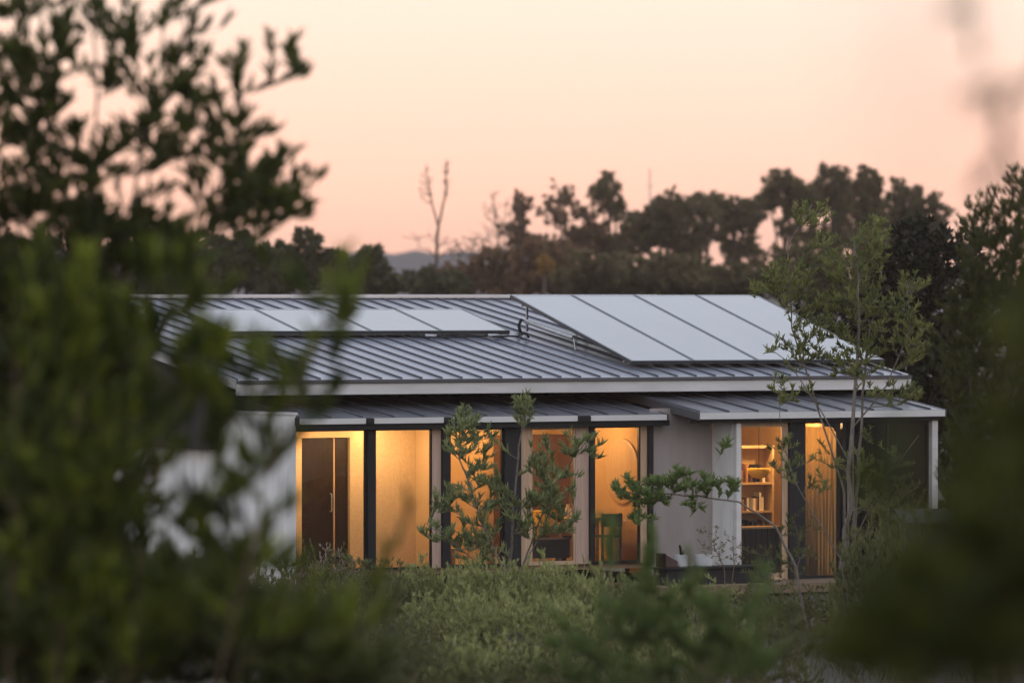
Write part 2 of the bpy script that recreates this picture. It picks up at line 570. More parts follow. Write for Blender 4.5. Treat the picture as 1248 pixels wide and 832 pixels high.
HAZE = 0.00018
m, nt2, out2 = nodes('air')
pv = nt2.nodes.new('ShaderNodeVolumePrincipled')
pv.inputs['Density'].default_value = HAZE
pv.inputs['Color'].default_value = (1.0, 0.83, 0.73, 1)
pv.inputs['Anisotropy'].default_value = 0.6
nt2.links.new(pv.outputs[0], out2.inputs['Volume'])
M['air'] = m
hz = bx(-4200, 4200, -60, 3700, -5, 44, 'air').build('haze')
tag(hz, 'thin evening haze filling the air in front of the far hills', kind='stuff')

# ------------------------------------------------------------------ the house
house = thing('house', 'low single storey house with grey seamed metal roof and warm lit windows', 'house', H(0, 0, 0), TH)
Z_E, SL, W_E, W_R = 3.185, 0.157, 1.0, 9.78
U0, U1 = -0.5, 13.05


def rz_(w): return Z_E + SL * (w - W_E)


# main roof
r = MB()
r.slope(U0, U1, W_E, W_R, Z_E, rz_(W_R), 0.07, 'roof_metal')
r.slope(U0, U1, W_R, W_R + 4.0, rz_(W_R), rz_(W_R) - 0.9, 0.07, 'roof_metal')
k = 0
u = U0 + 0.03
while u < U1:
    e = 0.018
    r.hexa([(u - e / 2, W_E + 0.05, rz_(W_E + .05) + .001), (u + e / 2, W_E + 0.05, rz_(W_E + .05) + .001), (u + e / 2, W_R - .02, rz_(W_R - .02) + .001), (u - e / 2, W_R - .02, rz_(W_R - .02) + .001),
            (u - e / 2, W_E + 0.05, rz_(W_E + .05) + .030), (u + e / 2, W_E + 0.05, rz_(W_E + .05) + .030), (u + e / 2, W_R - .02, rz_(W_R - .02) + .030), (u - e / 2, W_R - .02, rz_(W_R - .02) + .030)], 'seam_metal')
    u += 0.395
roof = r.build('roof', house)
mb = MB().box(U0 - 0.01, U1 + 0.01, W_E - 0.13, W_E - 0.002, 3.13, 3.175, 'gutter_metal')
mb.box(U0 - 0.01, U1 + 0.01, W_E - 0.145, W_E - 0.13, 3.135, 3.19, 'gutter_metal')
mb.build('gutter', roof)
MB().box(U0 - 0.02, U1 + 0.02, W_E - 0.10, W_E + 0.02, 2.935, 3.127, 'white_fascia').build('fascia', roof, bevel=0.006)
MB().slope(U0 - 0.035, U0 - 0.003, W_E + 0.02, W_R + 0.02, Z_E + 0.02, rz_(W_R) + 0.02, 0.16, 'white_fascia').build('barge_board', roof)
MB().slope(U1 + 0.003, U1 + 0.035, W_E + 0.02, W_R + 0.02, Z_E + 0.02, rz_(W_R) + 0.02, 0.16, 'white_fascia').build('barge_board', roof)
MB().box(U0 - 0.04, U1 + 0.04, W_R - 0.10, W_R + 0.12, rz_(W_R) + 0.005, rz_(W_R) + 0.075, 'ridge_metal').build('ridge_cap', roof, bevel=0.01)
MB().box(U0 + 0.1, U1 - 0.1, W_E + 0.03, W_E + 0.9, 2.95, 2.98, 'dark_metal').build('soffit', roof)

# upper walls under the main roof (dark clad gable and the strip above the canopies)
mb = MB()
ga = [(W_E + 1.3, 2.0), (W_R + 3.6, 2.0), (W_R + 3.6, rz_(W_R) - 0.95), (W_R, rz_(W_R) - 0.09), (W_E + 1.3, rz_(W_E + 1.3) - 0.09)]
for ua, ub in ((-0.35, -0.2), (12.7, 12.85)):
    vs = [(ua, a, b) for a, b in ga] + [(ub, a, b) for a, b in ga]
    n = 5
    mb.add(vs, [tuple(range(n))[::-1], tuple(range(n, 2 * n))] + [(i, (i + 1) % n, n + (i + 1) % n, n + i) for i in range(n)], 'dark_cladding')
mb.box(-0.2, 12.7, W_E + 1.3, W_E + 1.42, 2.4, 3.28, 'dark_cladding')
mb.build('wall', house)
bx(-0.2, 12.7, W_R + 3.45, W_R + 3.6, -0.4, 3.5, 'dark_cladding').build('wall', house)

# left blade wall with its coping
lw = bx(-0.13, 0.06, -0.06, 6.6, -0.6, 2.62, 'white_render').build('wall', house, bevel=0.008)
bx(-0.15, 0.08, -0.08, 6.62, 2.623, 2.665, 'white_fascia').build('coping', lw)


# canopies
def canopy(ua, ub, wf, zt, zb, brackets, trim):
    wb = 2.26
    sl = 0.13
    m_ = MB()
    m_.slope(ua, ub, wf, wb, zt, zt + sl * (wb - wf), 0.05, 'canopy_metal')
    q = ua + 0.02
    while q < ub - .02:
        m_.hexa([(q, wf + .03, zt + .006), (q + .018, wf + .03, zt + .006), (q + .018, wb, zt + sl * (wb - wf) + .001), (q, wb, zt + sl * (wb - wf) + .001),
                 (q, wf + .03, zt + .034), (q + .018, wf + .03, zt + .034), (q + .018, wb, zt + sl * (wb - wf) + .03), (q, wb, zt + sl * (wb - wf) + .03)], 'seam_metal')
        q += 0.60
    cr = m_.build('canopy_roof', house)
    st = MB()
    lo = ua
    for a, b in brackets + [(ub, ub)]:
        if a > lo: st.box(lo, a, wf - 0.03, wf - 0.002, zb, zt - 0.004, 'white_fascia')
        lo = b
    st.build('fascia', cr)
    if brackets:
        for a, b in brackets: bx(a + .002, b - .002, wf - 0.04, wf - 0.002, zb - .002, zt - .012, 'dark_metal').build('bracket', cr)
    MB().slope(ua - 0.03, ua - 0.002, wf - .03, wb, zt + .004, zt + .004 + sl * (wb - wf + .03), 0.14, trim).build('side_trim', cr)
    MB().slope(ub + 0.002, ub + 0.03, wf - .03, wb, zt + .004, zt + .004 + sl * (wb - wf + .03), 0.14, trim).build('side_trim', cr)
    return cr


c1 = canopy(0.065, 7.25, -0.15, 2.563, 2.465, [(1.322, 1.478), (2.822, 2.966), (4.30, 4.42), (5.454, 5.716)], 'dark_metal')
bx(0.065, 7.34, -0.12, 0.14, 2.365, 2.462, 'dark_metal').build('beam', c1)
c2 = canopy(7.52, 12.62, -0.80, 2.60, 2.485, [], 'gutter_metal')
bx(7.55, 12.6, -0.72, -0.45, 2.415, 2.482, 'dark_metal').build('beam', c2)

# floor, ceiling and inner walls
bx(0.065, 8.3, 0.16, 9.5, -0.10, 0.0, 'floor_wood').build('floor', house)
bx(8.4, 12.6, -0.45, 9.5, -0.40, -0.33, 'floor_wood').build('floor', house)
bx(0.065, 7.15, 0.143, 5.8, 2.40, 2.45, 'ceiling_white').build('ceiling', house)
bx(8.4, 12.6, -0.44, 5.8, 2.428, 2.455, 'ceiling_white').build('ceiling', house)
# entrance wall behind bays one and two, with the dark door
DX = 0.29
pw = MB()
pw.box(0.065, 0.50 + DX, 1.12, 1.25, 0.0, 2.398, 'warm_plaster')
pw.box(0.50 + DX, 1.43 + DX, 1.12, 1.25, 2.205, 2.398, 'warm_plaster')
pw.box(1.43 + DX, 2.998, 1.12, 1.25, 0.0, 2.398, 'warm_plaster')
pw.build('entrance_wall', house)
bx(3.0, 3.05, 0.16, 1.25, 0.0, 2.398, 'warm_plaster').build('partition', house)
dr = MB()
dr.box(0.505 + DX, 1.425 + DX, 1.20, 1.245, 0.0, 2.203, 'dark_wood')
dr.box(1.14 + DX, 1.165 + DX, 1.175, 1.199, 0.0, 2.20, 'wood_jamb')
dr.box(0.52 + DX, 1.13 + DX, 1.185, 1.199, 0.05, 2.17, 'dark_wood')
dr.box(1.18 + DX, 1.41 + DX, 1.185, 1.199, 0.05, 2.17, 'dark_wood')
dr = dr.build('door', house)
MB().tube([(1.08 + DX, 1.184, 0.95), (1.08 + DX, 1.13, 0.95), (1.08 + DX, 1.13, 1.25), (1.08 + DX, 1.184, 1.25)], 0.012, 'galvanised').build('handle', dr)
# living room
bx(3.052, 9.0, 3.40, 3.52, 0.0, 2.398, 'ochre_wall').build('back_wall', house)
bx(7.105, 7.25, 0.16, 3.40, 0.0, 2.398, 'ochre_wall').build('side_wall', house)
bx(3.052, 3.16, 0.80, 3.40, 0.0, 2.398, 'ochre_wall').build('side_wall', house)
# recess between the two wings, the return wall and the right wing
bx(7.095, 8.35, 0.10, 0.155, -0.40, 2.66, 'shaded_render').build('wall', house)
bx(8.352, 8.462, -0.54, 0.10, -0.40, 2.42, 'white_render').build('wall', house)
bx(8.4, 12.6, 3.0, 3.12, -0.33, 2.425, 'ochre_wall').build('back_wall', house)
bx(12.5, 12.62, -0.40, 3.0, -0.33, 2.425, 'dark_cladding').build('side_wall', house)
bx(10.70, 10.80, 0.30, 3.0, -0.33, 2.425, 'ochre_wall').build('side_wall', house)

# posts
for a, b in ((1.457, 1.615), (2.899, 3.059), (5.815, 5.914), (6.992, 7.09)):
    bx(a, b, 0.0, 0.155, 0.0, 2.362, 'dark_metal').build('post', house, bevel=0.005)
bx(4.12, 4.443, 0.0, 0.155, 0.0, 2.362, 'dark_cladding').build('pier', house, bevel=0.005)
for a, b, mn in ((2.724, 2.897, 'pale_wood'), (4.445, 4.654, 'wood_jamb'), (5.552, 5.813, 'pale_wood'), (6.857, 6.990, 'wood_jamb')):
    bx(a, b, 0.05, 0.15, 0.0, 2.36, mn).build('timber_jamb', house, bevel=0.004)
for a, b in ((8.370, 8.465), (12.463, 12.586)):
    bx(a, b, -0.66, -0.545, -0.40, 2.412, 'white_fascia').build('post', house, bevel=0.005)
bx(9.50, 9.834, -0.60, -0.45, -0.33, 2.412, 'dark_cladding').build('pier', house, bevel=0.005)


# glazing
def window(ua, ub, wp, z0, z1, fm='dark_metal', t=0.035, glass='glass', mull=()):
    f = MB()
    f.box(ua, ua + t, wp, wp + 0.06, z0, z1, fm); f.box(ub - t, ub, wp, wp + 0.06, z0, z1, fm)
    f.box(ua + t, ub - t, wp + .002, wp + 0.058, z0, z0 + t * 1.6, fm); f.box(ua + t, ub - t, wp + .002, wp + 0.058, z1 - t, z1, fm)
    for q in mull: f.box(q - t / 2, q + t / 2, wp + .004, wp + 0.056, z0 + t * 1.6, z1 - t, fm)
    f = f.build('window', house)
    bx(ua + t * .5, ub - t * .5, wp + 0.024, wp + 0.032, z0 + t * .5, z1 - t * .5, glass).build('pane', f)
    return f


window(0.07, 1.455, 0.06, 0.0, 2.36, t=0.02)
window(1.617, 2.722, 0.06, 0.0, 2.36, t=0.02)
window(3.061, 4.118, 0.06, 0.0, 2.36, t=0.03)
window(4.656, 5.55, 0.06, 0.0, 2.36, 'wood_jamb', t=0.04, glass='glass')
window(5.916, 6.855, 0.06, 0.0, 2.36, t=0.025)
window(8.470, 9.498, -0.55, -0.33, 2.41, 'wood_jamb', t=0.075, mull=(9.42,))
window(9.836, 10.665, -0.55, -0.33, 2.41, t=0.03)
window(10.667, 12.46, -0.55, -0.33, 2.41, t=0.04, glass='grey_glass', mull=(11.6,))


# the lamps of the rooms (recessed downlights, each with its glowing disc)
def downlight(u, w, z, power, spot=None, col=(1.0, 0.54, 0.22)):
    f = MB().lathe([(0.05, 0), (0.065, 0.0), (0.065, 0.02), (0.05, 0.02)], 'white_fascia', 14, (u, w, z - 0.02))
    f = f.build('downlight', house)
    MB().lathe([(0.046, -0.004), (0.046, 0.001)], 'lamp_glow', 14, (u, w, z)).build('lamp', f)
    l = bpy.data.lights.new('downlight_lamp', 'SPOT' if spot else 'POINT')
    l.energy = power; l.color = col; l.shadow_soft_size = 0.06
    if spot: l.spot_size = math.radians(spot); l.spot_blend = 0.6
    o = bpy.data.objects.new('downlight_lamp', l); C.objects.link(o)
    o.location = (u, w, z - 0.07); o.parent = house
    return o




def light_strip(u0, u1, w, z, power):
    f = bx(u0, u1, w - .03, w + .03, z - .03, z - .001, 'white_fascia').build('light_strip', house)
    bx(u0 + .01, u1 - .01, w - .022, w + .022, z - .034, z - .0302, 'lamp_glow').build('diffuser', f)
    l = bpy.data.lights.new('strip_lamp', 'AREA')
    l.shape = 'RECTANGLE'; l.size = u1 - u0; l.size_y = 0.06; l.energy = power; l.color = (1.0, 0.56, 0.23)
    o = bpy.data.objects.new('strip_lamp', l); C.objects.link(o)
    o.location = ((u0 + u1) / 2, w, z - .04); o.rotation_euler = (math.radians(30), 0, 0); o.parent = house


light_strip(0.25, 1.40, 0.30, 2.398, 42)
light_strip(1.68, 2.60, 0.30, 2.398, 40)
downlight(2.0, 0.86, 2.398, 9)
downlight(3.9, 1.5, 2.398, 62)
downlight(6.2, 1.3, 2.398, 62)
downlight(5.4, 2.6, 2.398, 55)
downlight(9.1, 0.35, 2.427, 65)
downlight(10.25, 0.1, 2.427, 115)

# ------------------------------------------------------------------ solar panels


def solar(u0, u1, w0, z0, w1, z1, label, group, parts_cables=True):
    t = hthing('solar_panel', label, 'solar panel', u0, w0, z0, 0, group)
    du, dw, dz = u1 - u0, w1 - w0, z1 - z0
    fr = 0.042
    L = math.hypot(dw, dz)
    ny, nz = -dz / L, dw / L          # panel normal

    def P(a, b, h): return (a, dw * b + ny * h, dz * b + nz * h)

    def slab(a0, a1, b0, b1, h0, h1, mn, mb):
        mb.hexa([P(a0, b0, h0), P(a1, b0, h0), P(a1, b1, h0), P(a0, b1, h0), P(a0, b0, h1), P(a1, b0, h1), P(a1, b1, h1), P(a0, b1, h1)], mn)
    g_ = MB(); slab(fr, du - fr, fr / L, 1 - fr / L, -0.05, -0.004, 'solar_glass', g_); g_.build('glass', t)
    k_ = MB(); slab(fr, du - fr, fr / L, 1 - fr / L, -0.057, -0.052, 'dark_metal', k_); k_.build('added_dark_sheet', t)  # dark sheet added so the shade under the panel reads deeper
    f_ = MB()
    slab(0.004, fr, 0, 1, -0.06, 0, 'panel_frame', f_); slab(du - fr, du - 0.004, 0, 1, -0.06, 0, 'panel_frame', f_)
    slab(fr, du - fr, 0, fr / L, -0.06, 0, 'panel_frame', f_)
    slab(fr, du - fr, 1 - fr / L, 1, -0.06, 0, 'galvanised', f_)
    f_.build('frame', t)
    # support legs down to the roof
    for b in (0.06, 0.90):
        for a in (0.12, du - 0.12):
            p = P(a, b, -0.062)
            zr = rz_(w0 + p[1]) + 0.035 - z0
            if p[2] - zr > 0.02:
                MB().box(a - .018, a + .018, p[1] - .018, p[1] + .018, zr, p[2] - 0.002, 'galvanised').build('support_leg', t)
    for b in (0.06, 0.90):
        p = P(0, b, -0.062)
        bx(0.0, du, p[1] - .02, p[1] + .02, p[2] - 0.035, p[2] - 0.003, 'galvanised').build('rail', t)
    return t


RE = [7.765, 9.072, 10.425, 11.775, 13.13]
RL = ['leftmost panel of the steep row of four at the right of the roof', 'second panel from the left in the steep right row',
      'third panel from the left in the steep right row, its corner near the tree', 'rightmost panel of the steep row, partly behind the tall thin tree']
for i in range(4):
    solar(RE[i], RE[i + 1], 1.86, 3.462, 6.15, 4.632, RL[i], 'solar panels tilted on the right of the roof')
LE = [1.497, 2.95, 4.395, 5.832, 7.249]
LL = ['leftmost low solar panel, mostly behind the blurred leaves at left', 'second low solar panel from the left, behind yellow green leaves',
      'third low solar panel from the left, above the middle of the roof', 'rightmost low solar panel with pipes hanging at its right corner']
for i in range(4):
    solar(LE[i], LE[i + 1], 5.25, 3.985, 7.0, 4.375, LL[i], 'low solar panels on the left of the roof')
# collector pipes beside the arrays
pp = hthing('pipe_run', 'short silver pipe under the raised top of the steep solar row', 'pipe', 7.72, 5.2, 4.05)
zr = rz_(5.2) - 4.05
MB().tube([(0.04, 0.35, 0.10), (0.04, -1.3, -0.19)], 0.045, 'galvanised', 10).build('pipe', pp, smooth=True)
MB().tube([(-0.02, 0.42, 0.14), (-0.09, 0.40, 0.02), (-0.05, 0.36, zr + .03)], 0.03, 'dark_metal', 8).build('elbow', pp, smooth=True)
MB().tube([(0.04, -1.35, -0.20), (0.03, -1.42, zr - 0.2)], 0.012, 'galvanised', 8).build('bracket', pp)
pr = hthing('pipe_manifold', 'tangle of dark pipes and fittings under the lower edge of the low panels', 'pipes', 7.0, 5.12, rz_(5.12))
q = MB()
q.tube([(0.15, 0.0, 0.06), (0.42, -0.02, 0.10), (0.50, -0.05, 0.09), (0.53, -0.06, 0.02)], 0.022, 'dark_metal', 8)
q.tube([(-1.9, -0.02, 0.05), (-1.2, -0.05, 0.035), (-0.5, -0.04, 0.06), (0.15, 0.0, 0.05)], 0.016, 'dark_metal', 8)
q.tube([(-0.25, -0.10, 0.045), (0.05, -0.20, 0.055), (0.25, -0.17, 0.05), (0.34, -0.05, 0.08)], 0.018, 'dark_metal', 8)
q.build('pipe', pr, smooth=True)
for x in (-1.62, -0.32, 0.12):
    MB().tube([(x, -0.06, 0.07), (x + 0.22, -0.075, 0.062)], 0.027, 'galvanised', 8).build('fitting', pr, smooth=True)

# ------------------------------------------------------------------ inside the rooms


def furniture():
    # round woven disc on the living room side wall
    t = hthing('wall_disc', 'large round woven disc hung on the ochre wall of the right living room bay', 'wall hanging', 7.10, 1.05, 1.55)
    MB().lathe([(0.0, 0), (0.50, 0.0), (0.55, 0.015), (0.50, 0.03), (0.0, 0.035)], 'rattan', 40).build('disc', t).rotation_euler = (0, -PI / 2, 0)
    MB().lathe([(0.53, 0.0), (0.575, 0.01), (0.575, 0.03), (0.53, 0.04)], 'table_wood', 40).build('rim', t).rotation_euler = (0, -PI / 2, 0)
    # sideboard table in bay five
    u, z = HL(750, 672, 0.9)
    t = hthing('dining_table', 'long pale timber table standing just inside the glass of the right living room bay', 'table', 6.35, 1.15, 0)
    MB().box(-0.75, 0.55, -0.4, 0.4, 0.72, 0.76, 'table_wood').build('table_top', t, bevel=0.004)
    for x in (-0.68, 0.48):
        for y in (-0.34, 0.34):
            bx(x - .03, x + .03, y - .03, y + .03, 0, 0.718, 'table_wood').build('leg', t)
    for cx, cy, rz, lb in ((5.95, 0.62, 0.1, 'timber chair at the near side of the long table, left'), (6.5, 0.60, -0.1, 'timber chair at the near side of the long table, right')):
        t = hthing('dining_chair', lb, 'chair', cx, cy, 0, rz, 'chairs at the long table')
        MB().box(-.2, .2, -.2, .2, .43, .46, 'dark_wood').build('seat', t, bevel=0.004)
        MB().box(-.2, .2, -.225, -.2, .62, .84, 'dark_wood').build('backrest', t, bevel=0.004)
        for x in (-.17, .17):
            bx(x - .018, x + .018, -.215, -.18, 0, .85, 'dark_wood').build('leg', t)
            bx(x - .018, x + .018, .16, .195, 0, .428, 'dark_wood').build('leg', t)
    t = hthing('vase', 'small cream vase on the long table by the glass', 'vase', 6.05, 1.15, 0.762)
    MB().lathe([(.04, 0), (.075, .05), (.07, .12), (.03, .19), (.035, .22), (.028, .22), (.024, .19)], 'cream_shade', 18).build('body', t, smooth=True)
    MB().lathe([(.036, .218), (.041, .224), (.034, .226)], 'table_wood', 18).build('rim', t, smooth=True)
    t = hthing('fruit_bowl', 'shallow brown bowl on the long table behind the chairs', 'bowl', 6.45, 1.2, 0.762)
    MB().lathe([(.05, 0), (.06, .01), (.16, .07), (.15, .075), (.05, .02), (0, .018)], 'rattan', 22).build('body', t, smooth=True)
    # white cone pendant
    u, z = HL(770, 625, 1.0)
    t = hthing('pendant_lamp', 'white cone pendant lamp hanging above the long table', 'lamp', u, 1.0, z)
    MB().lathe([(0.16, -0.13), (0.10, -0.02), (0.03, 0.11), (0.02, 0.14)], 'cream_shade', 20).build('lamp_shade', t)
    MB().tube([(0, 0, 0.14), (0, 0, 2.397 - z)], 0.006, 'dark_metal', 6).build('cord', t)
    # yellow lamp on a low cabinet behind the leafy shrub
    u, z = HL(668, 640, 0.8)
    t = hthing('low_cabinet', 'low grey cabinet under the yellow lamp in the middle bay', 'cabinet', u, 0.95, 0)
    MB().box(-.55, .40, -.2, .2, .08, .40, 'concrete').build('body', t)
    MB().box(-.57, .42, -.22, .22, .403, .435, 'pale_wood').build('cabinet_top', t)
    for x in (-.5, .35): bx(x - .02, x + .02, -.15, .15, 0, .078, 'dark_metal').build('leg', t)
    t = hthing('table_lamp', 'yellow shaded lamp glowing on the low grey cabinet', 'lamp', u, 0.95, 0.436)
    MB().lathe([(.09, 0), (.09, .02), (.02, .04), (.018, .26)], 'dark_metal', 16).build('base', t)
    MB().lathe([(.30, .20), (.31, .21), (.21, .46), (.20, .46)], 'yellow_cloth', 24).build('lamp_shade', t)
    l = bpy.data.lights.new('bulb', 'POINT'); l.energy = 6; l.color = (1, .62, .22); l.shadow_soft_size = .05
    o = bpy.data.objects.new('bulb', l); C.objects.link(o); o.parent = t; o.location = (0, 0, .34)
    # tall dark cabinet, made up to keep the back of the middle bay dark
    t = hthing('added_tall_cabinet', 'tall dark timber cabinet added to darken the back of the middle bay', 'cabinet', 6.55, 3.1, 0)
    MB().box(-.72, .5, -.28, .28, .06, 2.15, 'cabinet_wood').build('body', t)
    MB().box(-.70, -.12, -.30, -.282, .10, 2.1, 'cabinet_wood').build('cabinet_door', t)
    MB().box(-.10, .48, -.30, -.282, .10, 2.1, 'cabinet_wood').build('cabinet_door', t)
    bx(-.70, .48, -.2, .2, 0, .058, 'dark_metal').build('base', t)
    # row of jars on a sill in bay three
    t = hthing('plant_stand', 'low timber bench with jars seen through the leftmost living room glass', 'bench', 3.75, 0.45, 0)
    MB().box(-.5, .4, -.14, .14, .28, .31, 'table_wood').build('bench_top', t)
    for x in (-.44, .34): bx(x - .02, x + .02, -.12, .12, 0, .278, 'table_wood').build('leg', t)
    for i, x in enumerate((-.3, -.12, .1, .26)):
        j = MB().lathe([(.05, 0), (.06, .02), (.06, .14 + .03 * (i % 2)), (.035, .19 + .03 * (i % 2)), (.035, .21 + .03 * (i % 2))], 'cream_shade' if i % 2 else 'book_mix', 14)
        o = j.build('jar', None, smooth=True)
        o.location = H(3.75 + x, 0.45, 0.312); o.rotation_euler = (0, 0, TH)
        tag(o, ['leftmost brown jar on the low timber bench', 'shorter cream jar, second on the low timber bench', 'brown jar, third along the low timber bench', 'cream jar at the right end of the low timber bench'][i], 'jar', 'jars on the low bench')
    # right wing: shelves, hanging bowl lamp, counter
    t = hthing('bookshelf', 'open timber shelves with books behind the window of the right wing', 'bookshelf', 9.35, 0.75, -0.33)
    b = MB(); b.box(-.62, -.58, -.15, .15, 0, 2.3, 'table_wood'); b.box(.56, .60, -.15, .15, 0, 2.3, 'table_wood'); b.box(-.58, .56, .12, .15, 0, 2.3, 'ochre_wall')
    b.build('frame', t)
    sh = MB()
    for z_ in (.05, .62, 1.12, 1.62, 2.26): sh.box(-.58, .56, -.15, .118, z_, z_ + .035, 'table_wood')
    sh.build('shelf', t)
    rr = random.Random(3)
    for z_ in (.655, 1.155, 1.655):
        x = -.55
        while x < .40:
            wdt = rr.uniform(.03, .06)
            bh = rr.uniform(.2, .34)
            if rr.random() < .75:
                o = bx(-wdt / 2 + .002, wdt / 2 - .002, -.09, .09, 0, bh, rr.choice(['book_mix', 'dark_wood', 'cream_shade', 'ochre_wall', 'maroon'])).build('book')
                o.location = H(9.35 + x + wdt / 2, 0.75, -0.33 + z_ + .001); o.rotation_euler = (0, 0, TH)
                tag(o, 'book standing upright among others on the timber shelves of the right wing', 'book', 'books on the timber shelves')
            x += wdt
    u, z = HL(925, 572, 0.1)
    t = hthing('bowl_lamp', 'round yellow bowl lamp hanging in the right wing window', 'lamp', u, 0.1, z)
    MB().lathe([(0.0, -.16), (.10, -.14), (.19, -.06), (.21, .02), (.20, .02)], 'yellow_cloth', 24).build('lamp_shade', t, smooth=True)
    MB().tube([(0, 0, .0), (0, 0, 2.425 - z)], .006, 'dark_metal', 6).build('cord', t)
    t = hthing('kitchen_counter', 'dark slatted counter inside the right wing window', 'counter', 9.05, -0.12, -0.33)
    b = MB()
    for i in range(9): b.box(-.50 + i * .115, -.50 + i * .115 + .09, -.18, -.16, .02, .88, 'dark_wood')
    b.box(-.52, .54, -.158, .2, .02, .88, 'dark_cladding')
    b.build('body', t)
    MB().box(-.54, .56, -.2, .22, .883, .915, 'table_wood').build('counter_top', t)
    # curtain in the arch bay
    vs, fs = [], []
    n = 60
    zt, rad = 2.36, 0.16
    for i in range(n + 1):
        x = 9.87 + (10.63 - 9.87) * i / n
        y = -0.36 + 0.018 * math.sin(i * 0.9) + 0.008 * math.sin(i * 2.1)
        dx = max(0, x - (10.63 - rad))
        top = zt - 0.04 - (rad - math.sqrt(max(0, rad * rad - dx * dx)))
        vs += [(x, y, -0.31), (x, y, top)]
    for i in range(n): fs.append((2 * i, 2 * i + 2, 2 * i + 3, 2 * i + 1))
    cu = MB().add(vs, fs, 'curtain_cloth').build('curtain', None, smooth=True)
    cu.location = H(0, 0, 0); cu.rotation_euler = (0, 0, TH)
    so_ = cu.modifiers.new('thickness', 'SOLIDIFY'); so_.thickness = 0.004
    tag(cu, 'orange cloth blind with a rounded corner filling the bay beside the trunk', 'curtain')
    t = hthing('round_stool', 'round brown upholstered stool behind the dark glass at the right end', 'stool', 11.3, 0.5, -0.33)
    MB().lathe([(.0, .42), (.20, .42), (.22, .46), (.20, .50), (0, .52)], 'maroon', 20).build('seat', t)
    for a in range(4):
        q_ = a * PI / 2 + .4
        MB().tube([(.15 * math.cos(q_), .15 * math.sin(q_), .42), (.19 * math.cos(q_), .19 * math.sin(q_), 0)], .014, 'dark_metal').build('leg', t)


furniture()

# ------------------------------------------------------------------ deck, planters, low wall
UD = HL(798, 700, -1.6)[0]
DW = 12.6 - UD
t = hthing('deck', 'weathered timber deck along the front of the right wing', 'deck', UD, -1.75, -0.33)
dk = MB()
for i in range(12):
    y0 = 0.02 + i * 0.145
    dk.box(0.0, DW, y0, y0 + 0.137, -0.035, 0, 'deck_wood')
dk.build('boards', t)
bx(0, DW, -0.022, 0.017, -0.16, 0.001, 'deck_wood').build('edge_board', t, bevel=0.004)
for x in (0.3, 2.2, 4.0, 5.3): bx(x - .05, x + .05, 0.1, 0.2, -0.3, -0.037, 'deck_wood').build('post', t)

t = hthing('planter_bench', 'long dark planter box on the deck in the recess', 'planter', HL(830, 690, -1.15)[0], -1.15, -0.329)
UP = HL(830, 690, -1.15)[0]
MB().box(-0.42, 1.65, -0.22, 0.22, 0.0, 0.26, 'dark_cladding').build('body', t, bevel=0.006)
MB().box(-0.46, 1.69, -0.26, 0.26, 0.262, 0.30, 'dark_metal').build('rim', t, bevel=0.004)
for i, (x, r_, h_, lb) in enumerate(((0.0, .115, .21, 'pale grey cylindrical pot at the left of the dark planter'), (0.46, .16, .20, 'wider pale pot at the right of the dark planter'))):
    t = hthing('plant_pot', lb, 'plant pot', UP + x, -1.15, -0.027, 0, 'pale pots on the dark planter')
    MB().lathe([(r_ * .9, 0), (r_, .02), (r_ * 1.02, h_), (r_ * .92, h_), (r_ * .9, h_ - .03), (0, h_ - .03)], 'pot_glaze', 22).build('pot', t, smooth=False)
    MB().lathe([(r_ * .88, h_ - .028), (0, h_ - .02)], 'soil', 18).build('soil', t)
t = hthing('garden_box', 'small dark maroon wedge shaped box beside the pale pots', 'box', UP - 0.26, -1.12, -0.027)
MB().hexa([(-.11, -.14, 0), (.13, -.14, 0), (.13, .14, 0), (-.11, .14, 0), (-.11, -.14, .22), (.13, -.14, .10), (.13, .14, .10), (-.11, .14, .22)], 'maroon').build('body', t, bevel=.004)
bx(-.13, -.112, -.15, .15, 0, .24, 'dark_wood').build('side_board', t)
# cactus stem in the left pot
t = hthing('cactus', 'small dark cactus stem rising from the left pale pot', 'plant', UP, -1.15, 0.15)
MB().tube([(0, 0, 0), (0, 0, .08), (-.015, 0, .16), (-.03, 0, .20)], [.02, .026, .024, .012], 'leaf_dark', 8).build('stem', t, smooth=True)
MB().tube([(0, 0, .03), (.05, 0, .05), (.055, 0, .1)], [.012, .014, .008], 'leaf_dark', 7).build('stem', t, smooth=True)

lwp = thing('garden_wall', 'low weathered concrete garden wall at the far right of the house', 'wall', (6.15, 89.0, -0.6), math.radians(8))
MB().box(0, 2.6, 0, 0.3, 0, 1.62, 'concrete').build('body', lwp, bevel=0.01)
MB().slope(-0.03, 2.63, -0.05, 0.75, 1.66, 1.86, 0.035, 'concrete').build('coping', lwp, bevel=0.01)

# thin mast beyond the trees
p = W(792, 360, 360)
t = thing('mast', 'thin antenna mast sticking up behind the dense tree line', 'mast', (p[0], 360, -2.0))
MB().tube([(0, 0, 0), (0, 0, ZC + (HZ - 206) * 360 / F + 2.0)], [0.10, 0.04], 'galvanised', 8).build('pole', t)
MB().box(-.25, .25, -.02, .02, 13.6, 13.64, 'galvanised').build('cross_arm', t)

# ------------------------------------------------------------------ plants
LEAF_N = dict(leaf=(0.18, 0.031), per=24, shoot=0.8, spread=(0.12, 0.6), bow=0.05, up=1.0, twig_r=0.007)

